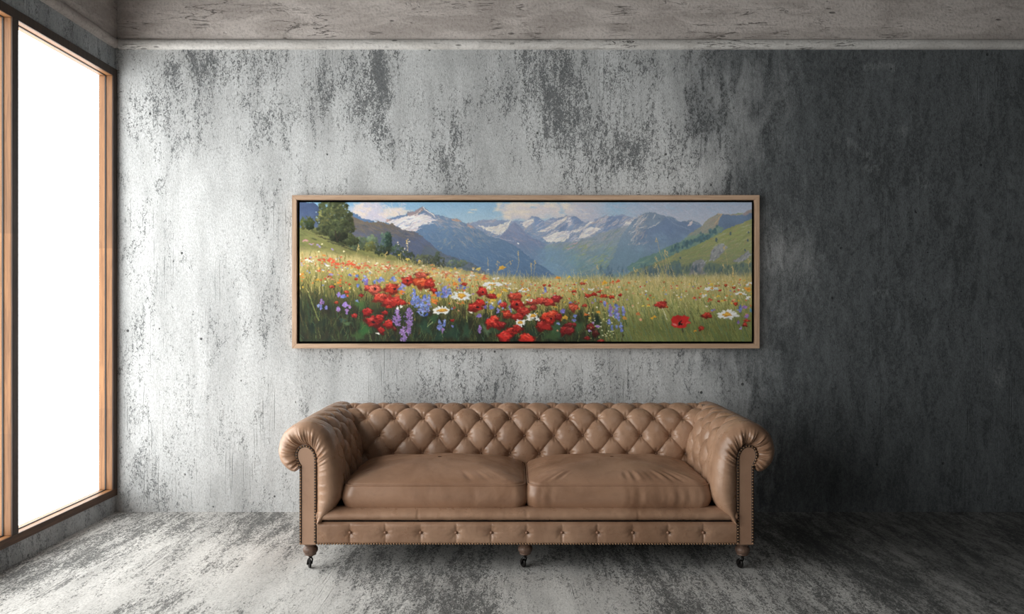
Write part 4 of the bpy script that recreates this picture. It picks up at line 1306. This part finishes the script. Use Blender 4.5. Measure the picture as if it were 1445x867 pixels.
    for x, y, a, c in [(708, 378, 4.6, C(234, 164, 30)), (675, 380, 3.4, C(226, 196, 70)), (642, 379, 2.4, C(234, 176, 40)), (636, 382, 2.2, C(226, 200, 66)), (592, 369, 2.2, C(222, 186, 80)), (575, 366, 3.0, C(216, 192, 80)), (563, 360, 1.6, C(226, 196, 60)), (787, 392, 3.2, C(236, 150, 36)), (803, 391, 2.6, C(236, 200, 50)),
                       (826, 396, 2.4, C(234, 206, 60)), (853, 399, 3.8, C(230, 168, 44)), (857, 406, 2.8, C(230, 150, 96)), (865, 398, 2, C(226, 92, 50)), (872, 397, 3, C(226, 84, 44)), (844, 440.5, 3, C(226, 150, 40)), (832, 449, 2.0, C(222, 190, 70)), (827, 444, 3, C(224, 112, 48)), (920, 449, 2.6, C(230, 168, 44)),
                       (924, 447, 2, C(230, 168, 44)), (907, 432, 2, C(230, 206, 80)), (915, 432, 2, C(230, 206, 80)), (955.5, 407, 1.5, C(232, 200, 60)), (964, 411, 1.5, C(232, 214, 90)), (448, 395, 3, C(216, 160, 50)), (427, 387, 2.4, C(222, 140, 40)), (424, 389, 2, C(222, 130, 40)), (457, 360, 2, C(222, 150, 50)), (712, 410, 3.6, C(230, 180, 50)),
                       (746, 417, 2.2, C(226, 160, 50)), (783, 433, 2.8, C(226, 176, 60)), (797, 448, 4, C(214, 156, 50)), (791, 451, 2, C(226, 184, 60)), (694, 412, 3, C(230, 190, 60)), (704, 417, 3.4, C(230, 180, 60)), (696, 423, 3.6, C(230, 180, 56)), (705, 432, 3, C(226, 160, 60)), (614, 416, 4.4, C(228, 122, 44)), (613, 425, 4.6, C(230, 128, 44)),
                       (567, 412, 4, C(228, 120, 42)), (578, 428, 2.2, C(226, 120, 44)), (560, 416, 3, C(222, 110, 48)), (604, 392, 4, C(228, 180, 60)), (610, 396, 3.4, C(228, 140, 50)), (632, 395, 3.4, C(226, 170, 60)), (642, 401, 3.6, C(228, 130, 46)), (682, 394, 2.8, C(226, 120, 56)), (478, 399, 2.8, C(230, 134, 40)), (480, 396, 1.6, C(226, 110, 40)),
                       (1004, 402, 3, C(222, 186, 70)), (1013, 418, 2.4, C(232, 190, 50)), (994, 416, 2.2, C(232, 190, 70)), (1055, 408, 4.6, C(232, 152, 50)), (1044, 395, 1.6, C(230, 110, 50)), (881, 449, 3, C(206, 140, 60)), (900, 443, 3, C(206, 120, 66)), (981, 467, 1.6, C(222, 150, 40)), (1019, 425, 2, C(226, 184, 60))]:
        dab(x, y, a, a * 0.6, c, r.normal() * 0.2, 0.95, 0.35, 0.35, x)
        dab(x + a * 0.2, y + a * 0.15, a * 0.5, a * 0.22, c * 0.78, 0, 0.7, 0.6)

    # ---- blue and violet spikes
    def spike(x, y0, y1, w, cols, n=26, lean=0.0):
        for k in range(n):
            t_ = r.random()
            y = y0 + (y1 - y0) * t_
            hw = w * (0.35 + 0.65 * min(1, t_ * 1.8)) * (1.0 if t_ < 0.8 else 0.7)
            dab(x + lean * t_ + r.normal() * hw * 0.55, y, r.uniform(0.9, 1.7), r.uniform(0.8, 1.4), cols[r.integers(len(cols))] * r.uniform(0.85, 1.12), r.uniform(0, PI), 0.92, 0.45, 0.3, k)
    blue = [C(112, 134, 200), C(92, 112, 182), C(136, 156, 214), C(84, 100, 168), C(130, 122, 196)]
    viol = [C(146, 112, 178), C(124, 96, 158), C(166, 136, 196), C(112, 88, 148), C(150, 100, 170)]
    for a in [(584, 408, 428, 3.4, blue, 40), (589, 418, 434, 5, blue, 44), (599, 417, 440, 5, blue, 60), (595, 428, 446, 4.5, blue, 40), (605, 417, 440, 3.5, blue, 34), (582, 424, 430, 3, blue, 16), (602, 443, 446, 2, [C(60, 84, 176)], 6), (561, 436, 460, 5, viol, 60), (556, 446, 456, 3, viol, 18), (577, 436, 460, 5.2, viol, 66), (577, 456, 470, 4, viol, 34),
              (569, 462, 481, 4.6, viol, 44), (571, 472, 484, 3, viol, 14), (568, 398, 410, 4, [C(150, 140, 200), C(120, 130, 200)], 24), (537, 392, 398, 5, blue, 24), (555, 391, 396, 4, blue, 18), (515, 390, 398, 3.4, blue, 16), (517, 396, 402, 2, [C(120, 92, 176)], 8), (528, 396, 400, 2, blue, 8), (564, 407, 409, 2.5, blue, 8),
              (627, 404, 420, 7, blue, 70), (634, 408, 416, 5, blue, 26), (618, 412, 418, 3, blue, 16), (648, 393, 398, 2, blue, 8), (650, 402, 408, 3, [C(110, 108, 170)], 10), (656, 405, 408, 1.6, blue, 6), (620, 452, 466, 3.6, blue, 34), (627, 452, 460, 1.6, blue, 12), (625, 464, 470, 2, viol, 10), (638, 460, 461, 1, blue, 3),
              (685, 431, 436, 3, [C(110, 100, 180)], 14), (693, 431, 436, 3, blue, 14), (676, 444, 447, 4, [C(130, 110, 190)], 16), (702, 436, 442, 3, [C(130, 124, 190)], 12), (705, 424, 430, 3, blue, 12), (677, 460, 470, 2, viol, 14), (720, 432, 434, 2, blue, 6), (769, 406, 412, 1.3, blue, 10), (794, 437, 441, 3, [C(120, 110, 196)], 14), (709, 433, 436, 2, blue, 6),
              (861, 430, 446, 3.2, blue + viol[:2], 44), (870, 430, 450, 4.4, blue + viol[:1], 56), (879.5, 432, 446, 2.2, blue, 26), (859, 451, 458, 2, blue, 16), (863, 459, 466, 1.5, blue, 12), (873, 448, 452, 2, blue, 8), (870, 460, 463, 2, blue, 10), (876, 456, 462, 1.8, blue, 12), (877, 464, 468, 1.3, blue, 8), (853, 426, 432, 2, blue, 14), (811, 445, 448, 2, blue, 9), (810, 451, 453, 1.8, blue, 7),
              (836, 455, 458, 2, [C(170, 140, 190)], 8), (843, 459, 462, 2, [C(150, 112, 190)], 8), (832, 465, 467, 2, [C(176, 156, 206)], 8), (805, 427, 429, 2.5, blue, 8), (1044, 430, 440, 2.3, blue, 20), (1051, 432, 435, 4, [C(150, 110, 180)], 14), (1054, 445, 448, 3, [C(150, 116, 186)], 12), (1042, 454, 456, 1.6, viol, 6), (1045, 463, 464, 1.6, [C(160, 140, 200)], 6), (1059, 436, 440, 1.5, [C(90, 140, 170)], 8), (1005, 438, 439, 1.5, blue, 4),
              (454, 423, 430, 2.2, viol, 14), (449, 429, 433, 1.6, [C(128, 140, 196)], 6), (453, 432, 437, 1.6, [C(110, 112, 190)], 8), (460, 432, 436, 1.8, [C(104, 104, 170)], 8), (478, 413, 419, 2.6, [C(150, 120, 196), C(120, 110, 196)], 18), (484, 417, 420, 3, [C(130, 112, 200), C(96, 120, 200)], 18), (486, 427, 433, 3, [C(150, 118, 196)], 20), (477, 433, 440, 3, viol, 20), (489, 436, 443, 3, viol, 18), (493, 432, 435, 2, viol, 8), (466, 387, 388, 3, [C(160, 140, 190)], 8), (494, 387, 389, 2, blue, 6), (503, 388, 391, 2, blue, 8), (505, 402, 405, 2, blue, 7)]:
        spike(a[0], a[1], a[2], a[3], a[4], int(a[5] * 1.1))

    # ---- poppies
    def poppy(x, y, rx, ry, c, eye=None):
        ph = r.uniform(0, 6)
        dab(x, y + ry * 0.2, rx * 1.02, ry * 1.0, c * 0.52, 0, 0.95, 0.3, 0.28, ph)
        n = 5
        for k in range(n):
            a = PI + PI * (k + 0.5) / n * 1.0 + r.normal() * 0.15
            px_, py_ = x + math.cos(a) * rx * 0.45, y + math.sin(a) * ry * 0.38 + ry * 0.1
            dab(px_, py_, rx * r.uniform(0.42, 0.56), ry * r.uniform(0.42, 0.6), c * r.uniform(0.74, 1.12), r.normal() * 0.4, 0.92, 0.35, 0.3, k + ph)
        for k in range(3):
            dab(x + r.uniform(-0.6, 0.6) * rx, y + r.uniform(0.1, 0.65) * ry, rx * 0.36, ry * 0.28, c * r.uniform(0.7, 1.0), r.normal() * 0.4, 0.85, 0.5, 0.3, k)
        hi = np.clip(c * 1.12 + C(12, 40, 32), 0, 1)
        for k in range(4):
            dab(x + r.uniform(-0.7, 0.6) * rx, y + r.uniform(-0.75, 0.0) * ry, rx * 0.26, ry * 0.13, hi, r.normal() * 0.5, 0.75, 0.7)
        for k in range(3):
            dab(x + r.uniform(-0.6, 0.6) * rx, y + r.uniform(-0.3, 0.7) * ry, rx * 0.3, 0.4, c * 0.55, r.normal() * 0.6, 0.6, 0.8)
        if eye:
            dab(x + eye[0], y + eye[1], rx * 0.2, ry * 0.22, C(38, 18, 22), 0.3, 0.95, 0.5, 0.3, ph)
    red, dred, coral, orr = C(212, 44, 32), C(168, 30, 28), C(226, 92, 70), C(226, 78, 38)
    for a in [(528, 408, 10, 6.6, coral, (1, 0)), (552.5, 407, 9.5, 7.5, C(218, 58, 36), (4, 1)), (538, 420, 11.5, 6.5, C(220, 64, 46), None), (553, 425, 14, 7.5, C(196, 42, 34), None), (566, 427, 7, 4, red, None), (543, 441, 4.6, 3, dred, None), (518, 440, 7, 6, dred, None), (528, 453, 12, 8, dred, (-1, 2)), (536, 448, 6, 5, C(186, 34, 30), None),
              (548, 457, 6.5, 6.5, C(186, 34, 30), None), (538, 466, 5, 5, dred, None), (557, 464, 3, 3, C(120, 36, 30), None), (548, 433, 4, 2, red, None), (576, 396, 10, 5.5, C(204, 46, 34), (-1, 0)), (593, 398, 10.5, 7.5, orr, None), (606, 400, 7, 7.5, C(204, 46, 34), None), (612, 409, 5, 3, C(196, 44, 40), None), (594, 388, 9, 4, C(214, 80, 56), None),
              (655, 401, 4.4, 2.2, C(206, 56, 40), None), (612, 410, 3, 3.5, red, None), (680, 411, 7, 6.2, C(212, 42, 36), (1, 1.5)), (694, 418, 6.5, 3.4, C(196, 40, 36), None), (677, 427, 7, 5, red, None), (670, 433, 9.6, 6.6, C(208, 42, 32), (3.5, 0.5)), (697, 450, 7, 5, C(220, 56, 38), None), (692, 455, 7.5, 7, C(212, 44, 32), None), (701, 458, 6.5, 6, C(196, 36, 30), None), (638, 452, 3, 2, dred, None),
              (727, 418, 10, 5.2, C(210, 66, 46), None), (710, 430, 5, 4, C(196, 50, 44), None), (729, 429, 9.6, 6.4, C(200, 38, 32), (0, 1)), (716, 443, 6.4, 6, C(214, 58, 36), None), (738, 439, 9, 6.5, C(196, 46, 38), None), (730, 447, 8.5, 5.5, C(186, 38, 32), None), (708, 458, 5, 5, C(160, 30, 30), None), (722, 467, 9, 5.4, C(200, 40, 30), None), (730, 463, 7, 5, C(182, 34, 30), None), (712, 475, 10, 8.5, C(204, 36, 30), None), (743, 478, 11.5, 7.5, C(210, 42, 30), None),
              (751, 426, 9, 4.6, C(204, 68, 52), None), (764, 424, 8, 4.8, C(204, 64, 50), None), (774, 426, 8, 5.6, C(204, 56, 46), None), (785, 421, 6.6, 5, C(196, 46, 50), None), (752, 434, 5, 3.4, C(190, 60, 48), None), (767, 459, 11, 7.5, C(168, 34, 30), None), (773, 447, 9, 7, C(222, 58, 34), None), (781, 444, 7.4, 6.6, C(226, 66, 40), None), (776, 452, 7, 5, C(200, 40, 30), (1.5, -2)), (788, 447, 5, 5, C(160, 30, 32), None),
              (797, 466, 7, 6.4, C(160, 34, 34), None), (802, 458, 6, 3, C(140, 34, 36), None), (809, 433, 7, 5.6, C(206, 78, 52), None), (825, 431, 3.6, 2.4, C(206, 60, 44), None), (804, 466, 7, 5, C(144, 34, 36), None), (810, 458, 3, 3, C(150, 40, 40), None), (833, 461, 6, 4.6, C(136, 36, 36), None), (840, 470, 5, 5, C(96, 34, 30), None), (828, 477, 4, 2.4, C(150, 36, 34), None), (847, 481, 5, 2.4, C(160, 50, 38), None),
              (830, 417, 5, 2.2, C(212, 52, 34), None), (838, 415, 4, 2.4, C(206, 46, 32), None), (845, 412, 3, 1.6, red, None), (852, 417.5, 5.4, 2.2, C(216, 66, 38), None), (863, 419, 4, 2.6, C(214, 58, 34), None), (809.5, 411, 3.4, 2, C(216, 64, 40), None), (848, 426, 2, 1.6, C(214, 90, 50), None), (822, 400, 3.4, 1.6, C(216, 76, 44), None), (875, 416, 2.4, 1.6, red, None), (768, 402.5, 2.2, 1.8, C(222, 74, 40), None), (775, 403, 2, 1.6, C(200, 60, 44), None),
              (933, 429.5, 8.2, 5.0, C(206, 52, 44), None), (941, 433, 2, 1.5, C(222, 96, 40), None), (997, 445, 7, 4.0, C(198, 52, 36), None), (989, 463, 4, 3.4, C(192, 58, 40), None), (1038, 429, 3.2, 2.2, C(212, 60, 34), None), (1054, 452.5, 4.6, 1.6, C(214, 60, 44), None), (1051, 458, 3.2, 3, C(192, 48, 38), None), (1024, 402.5, 2, 1.9, C(226, 84, 48), None), (1014, 425, 2, 1.2, red, None), (1016.5, 410, 2, 1.2, red, None), (1035, 406, 2.4, 1.3, C(214, 80, 50), None),
              (468, 405, 4, 1.6, C(214, 70, 44), None), (502, 393.5, 2.4, 1.6, red, None), (475, 427, 3, 1.8, C(204, 70, 40), None), (489, 412, 3.4, 2.2, C(206, 70, 40), None), (510, 417, 3.4, 2.2, C(176, 36, 32), None), (500, 445, 4, 3, C(186, 40, 36), None), (463, 390.5, 1.6, 1, red, None), (493, 401, 2.4, 1.4, C(206, 80, 40), None), (517, 406, 3.4, 4, C(214, 70, 54), None)]:
        poppy(*a)
    # the open poppy on the right
    line([(962, 462), (964, 470)], 0.9, C(70, 66, 46)); line([(935, 435), (938, 444), (941, 452)], 0.8, C(190, 192, 150))
    for x, y, a, b, ang in [(957, 450, 7, 5, 0.2), (966, 451, 6.4, 5, -0.5), (952, 453, 6, 4.4, 0.6), (953, 459, 5.4, 3.6, 0.5), (969, 456, 5, 2.6, -0.4), (962, 460.5, 6, 2.8, 0.1)]:
        dab(x, y, a, b, C(206, 34, 32) * r.uniform(0.88, 1.06), ang, 0.96, 0.25, 0.22, x)
    dab(952, 458, 3.6, 1.6, C(220, 120, 112), 0.5, 0.8, 0.6); dab(970, 456, 3, 0.8, C(224, 110, 100), -0.4, 0.7, 0.6)
    dab(959.5, 457, 2.6, 2.0, C(34, 16, 20), 0.2, 1, 0.5, 0.4, 1); dab(961, 453.5, 0.8, 2.0, C(50, 16, 22), 0.3, 0.9)

    # ---- daisies
    def daisy(x, y, rx, ry, n=13, eye=(0.42, 0.45), side=1.0, a0=0.0, a1=2 * PI):
        rx *= 0.9; ry *= 0.9
        for k in range(n):
            a = a0 + (a1 - a0) * (k + 0.5 + r.normal() * 0.12) / n
            L_ = r.uniform(0.66, 1.16)
            px_, py_ = x + math.cos(a) * rx * 0.62 * L_, y + math.sin(a) * ry * 0.62 * L_
            an = math.atan2(math.sin(a) * ry, math.cos(a) * rx)
            ln = 0.42 * math.hypot(math.cos(a) * rx, math.sin(a) * ry) * L_
            dab(px_ + 0.3, py_ + 0.4, ln, max(0.8, rx * 0.11), C(150, 156, 160), an, 0.7, 0.5)
            dab(px_, py_, ln, max(0.75, rx * 0.115), [C(230, 228, 216), C(206, 208, 206), C(240, 238, 226)][r.integers(3)], an, 0.97, 0.4)
        dab(x, y - ry * 0.05, rx * eye[0], ry * eye[1], C(190, 128, 40), -0.05, 1, 0.3, 0.2, x)
        dab(x - rx * 0.05, y - ry * 0.14, rx * eye[0] * 0.8, ry * eye[1] * 0.55, C(232, 178, 60), -0.05, 0.9, 0.5, 0.2, x)
    daisy(651, 418, 15, 8.5, 15); daisy(624, 438.5, 14, 6.6, 14, (0.55, 0.32)); daisy(740, 409, 9.5, 3.4, 11, (0.5, 0.5)); daisy(747, 423.5, 5.6, 2.6, 9)
    daisy(752, 446, 10, 5.5, 12, (0.5, 0.5)); daisy(734, 455.5, 10, 6, 13, (0.4, 0.4)); daisy(1026, 444.5, 17, 8.5, 14, (0.40, 0.36)); daisy(694, 402, 14, 4, 12, (0.45, 0.3), 1, PI * 0.95, PI * 2.05)
    daisy(1045, 415.5, 9, 4, 9, (0.3, 0.3), 1, PI * 0.9, 2.1 * PI); daisy(1004, 407.5, 10, 3, 9, (0.3, 0.4)); daisy(1058, 401.5, 6, 4, 7, (0.2, 0.3), 1, PI * 0.8, 1.9 * PI); daisy(1058, 421, 6, 4, 7, (0.2, 0.2), 1, PI * 0.8, 1.6 * PI)
    daisy(717, 400.5, 5.5, 1.8, 7, (0.5, 0.5)); daisy(666, 389, 4.4, 2.4, 7, (0.2, 0.2)); daisy(700, 393, 5, 1.4, 7, (0.3, 0.3)); daisy(834, 408.5, 5, 1.6, 6, (0.05, 0.05)); daisy(994, 417, 3.4, 2, 6, (0.3, 0.3))
    for x, y, a, b in [(746, 451, 3.6, 1.8), (759, 451, 3, 1.6), (566, 433, 2, 1.8), (561, 435, 1.6, 2), (614, 441, 2.4, 2.2), (434, 367, 4, 1), (438, 369, 3, 0.9), (462, 375, 3, 1.2), (694, 428, 2, 1.2), (997, 408, 3.4, 2.2), (533, 471, 3, 1), (690, 406, 3, 2.4), (718, 407, 2, 1.2)]:
        dab(x, y, a, b, C(232, 228, 220), 0.1, 0.9, 0.5, 0.4, x)
    for k in range(46):
        x = r.uniform(830, 868); y = r.uniform(440, 478)
        dab(x, y, 1.0, 0.8, [C(214, 210, 140), C(224, 220, 180), C(180, 190, 110)][r.integers(3)], 0, 0.85)

    # brush and weave relief stays in the paint's tone
    w1 = fbm(H, W, 90, 300, 911, 2) - 0.5; w2 = fbm(H, W, 90, 300, 921, 2) - 0.5
    ii = np.clip(np.arange(H)[:, None] + np.round(w1 * 4.2).astype(int), 0, H - 1)
    jj = np.clip(np.arange(W)[None, :] + np.round(w2 * 4.2).astype(int), 0, W - 1)
    A = A[ii, jj]
    Bp = np.pad(A, ((1, 1), (1, 1), (0, 0)), 'edge')
    A = 0.60 * A + 0.10 * (Bp[:-2, 1:-1] + Bp[2:, 1:-1] + Bp[1:-1, :-2] + Bp[1:-1, 2:])
    gr = A.mean(2, keepdims=True)
    A = gr + (A - gr) * 0.86
    # upper distance is painted paler, with a thin veil
    A = A + (C(165, 172, 180) - A) * (0.16 * smoothstep(400, 380, PY) * smoothstep(540, 660, PX))[..., None]
    n1 = fbm(H, W, 200, 640, 901, 2) - 0.5
    A *= (1 + 0.10 * n1)[..., None]
    return np.clip(A, 0, 1)

# ------------------------------------------------------------------ framed painting
def hang_painting():
    s = F_PX / 4.46
    def X(px): return (px - CX) / s
    def Zc(py): return CAM_H - (py - CY) / s
    x0, x1, z1, z0 = X(412), X(1072), Zc(275.5), Zc(492)
    cx = (x0 + x1) / 2
    root = empty('framed_painting', (cx, WALL_Y, z0), 'wide canvas painting of a poppy meadow below snowy mountains in a pale wood frame', 'painting')
    yf, yb = 4.46, WALL_Y - 0.002
    fw = 0.028
    M['frame_x'] = mat_wood('pale_oak_x', (0.56, 0.385, 0.265, 1), (0.43, 0.28, 0.185, 1), 'x', 0.8, 0, 0.55)
    M['frame_z'] = mat_wood('pale_oak_z', (0.56, 0.385, 0.265, 1), (0.43, 0.28, 0.185, 1), 'z', 0.8, 0, 0.55)
    M['black'] = mat_plain('black_felt', (0.004, 0.004, 0.004, 1), 0.9, 0, 0.1)
    def prism(name, poly, mat):
        # poly in x,z (ccw from the front); depth yf..yb
        n = len(poly)
        v = [(px - cx, yf - WALL_Y, pz - z0) for px, pz in poly] + [(px - cx, yb - WALL_Y, pz - z0) for px, pz in poly]
        f = [tuple(range(n)), tuple(range(2 * n - 1, n - 1, -1))] + [(i, n + i, n + (i + 1) % n, (i + 1) % n) for i in range(n)]
        bm = bmesh.new()
        bv = [bm.verts.new(p) for p in v]
        for q in f: bm.faces.new([bv[i] for i in q])
        bmesh.ops.recalc_face_normals(bm, faces=bm.faces)
        bmesh.ops.bevel(bm, geom=list(bm.edges), offset=0.0012, segments=2, affect='EDGES')
        return link_bm(name, bm, mat, root)
    g = 0.0003
    prism('frame_rail', [(x0, z1), (x1, z1), (x1 - fw, z1 - fw), (x0 + fw, z1 - fw)], M['frame_x'])
    prism('frame_rail', [(x0, z0), (x0 + fw, z0 + fw), (x1 - fw, z0 + fw), (x1, z0)], M['frame_x'])
    prism('frame_rail', [(x0, z0 + g), (x0, z1 - g), (x0 + fw, z1 - fw - g), (x0 + fw, z0 + fw + g)], M['frame_z'])
    prism('frame_rail', [(x1, z0 + g), (x1 - fw, z0 + fw + g), (x1 - fw, z1 - fw - g), (x1, z1 - g)], M['frame_z'])
    bm = bmesh.new()
    add_box(bm, x0 + fw - cx, x1 - fw - cx, 4.486 - WALL_Y, 4.494 - WALL_Y, fw, z1 - z0 - fw)
    link_bm('backing_tray', bm, M['black'], root)
    # canvas
    a0, a1, b1, b0 = X(422.8), X(1061.2), Zc(285.6), Zc(482.2)
    img = paint_canvas()
    H, W, _ = img.shape
    xs = np.linspace(a0, a1, W) - cx
    zs = np.linspace(b1, b0, H) - z0
    lum = img.mean(2)
    yy = np.full((H, W), 4.4625 - WALL_Y)
    Zg, Xg = np.meshgrid(zs, xs, indexing='ij')
    V = np.stack([Xg, yy, Zg], -1).reshape(-1, 3)
    idx = np.arange(H * W).reshape(H, W)
    quads = np.stack([idx[:-1, :-1], idx[1:, :-1], idx[1:, 1:], idx[:-1, 1:]], -1).reshape(-1, 4)
    # side returns of the stretched canvas
    me = bpy.data.meshes.new('canvas')
    border = np.concatenate([idx[0, :], idx[1:, -1], idx[-1, -2::-1], idx[-2:0:-1, 0]])
    nb = len(border)
    BV = V[border].copy(); BV[:, 1] = 4.486 - WALL_Y
    AV = np.concatenate([V, BV])
    n0 = len(V)
    k = np.arange(nb); k2 = (k + 1) % nb
    sq = np.stack([border[k], border[k2], n0 + k2, n0 + k], -1)
    allq = np.concatenate([quads, sq])
    me.vertices.add(len(AV)); me.vertices.foreach_set('co', AV.ravel())
    me.loops.add(allq.size); me.loops.foreach_set('vertex_index', allq.ravel().astype(np.int32))
    me.polygons.add(len(allq)); me.polygons.foreach_set('loop_start', np.arange(0, allq.size, 4, dtype=np.int32))
    me.update(calc_edges=True)
    PAINT = 1.22                                    # pigment strength
    lin = PAINT * np.where(img <= 0.04045, img / 12.92, ((img + 0.055) / 1.055) ** 2.4)
    lin = np.minimum(lin, 0.86)
    colr = np.concatenate([lin.reshape(-1, 3), np.full((nb, 3), 0.012)])
    colr = np.concatenate([colr, np.ones((len(colr), 1))], 1)
    at = me.color_attributes.new('paint', 'FLOAT_COLOR', 'POINT')
    at.data.foreach_set('color', colr.astype(np.float32).ravel())
    g_ = G('oil_paint')
    pc = g_.attr('paint', False)
    P = g_.coord()
    weave = g_.noise(P, 260.0, 2, 0.5)
    lv = g_.n('ShaderNodeSeparateColor'); g_.set(lv.inputs[0], pc)
    hgt = g_.add(g_.mul(weave, 0.4), g_.mul(lv.outputs[1], 0.6))
    m = g_.finish(pc, 0.6, g_.bump(hgt, 0.15, 0.002), spec=0.2)
    me.materials.append(m)
    o = bpy.data.objects.new('canvas', me)
    COL.objects.link(o)
    o.parent = root


hang_painting()

# ------------------------------------------------------------------ light
w = bpy.data.worlds.new('overcast_white_sky')
SC.world = w
w.use_nodes = True
bg = w.node_tree.nodes['Background']
bg.inputs[0].default_value = (1.0, 0.995, 0.985, 1)
bg.inputs[1].default_value = SKY

pl_ = bpy.data.lights.new('window_daylight', 'AREA')
pl_.shape = 'RECTANGLE'
pl_.size = WZ1 - WZ0; pl_.size_y = WY1 - WY0
pl_.cycles.is_portal = True
po = bpy.data.objects.new('window_daylight', pl_)
COL.objects.link(po)
po.location = (XO - 0.03, (WY0 + WY1) / 2, (WZ0 + WZ1) / 2)
po.rotation_euler = (0, -PI / 2, 0)

sp = bpy.data.lights.new('added_fill_spot', 'SPOT')  # added fill that lifts the painting's right side, not a lamp of the room
sp.energy = SPOT
sp.color = (1.0, 0.95, 0.88)
sp.spot_size = math.radians(40); sp.spot_blend = 0.9
sp.shadow_soft_size = 0.12
so = bpy.data.objects.new('added_fill_spot', sp)
COL.objects.link(so)
so.location = (1.6, 1.4, 3.3)
so.rotation_euler = (Vector((0.95, 4.46, 1.30)) - Vector(so.location)).to_track_quat('-Z', 'Y').to_euler()

# ------------------------------------------------------------------ camera
cam = bpy.data.cameras.new('camera')
cam.sensor_fit = 'HORIZONTAL'
cam.sensor_width = 36.0
cam.lens = 36.0 * F_PX / 1445.0
co = bpy.data.objects.new('camera', cam)
COL.objects.link(co)
co.location = (0, 0, CAM_H)
co.rotation_euler = (PI / 2, 0, 0)
SC.camera = co

SC.view_settings.view_transform = 'Standard'
SC.view_settings.look = 'None'
SC.view_settings.gamma = 1.0
SC.view_settings.exposure = 0.0
SC.view_settings.use_curve_mapping = False
SC.cycles.use_denoising = True
SC.cycles.max_bounces = 8
SC.cycles.diffuse_bounces = 4
SC.cycles.transparent_max_bounces = 12
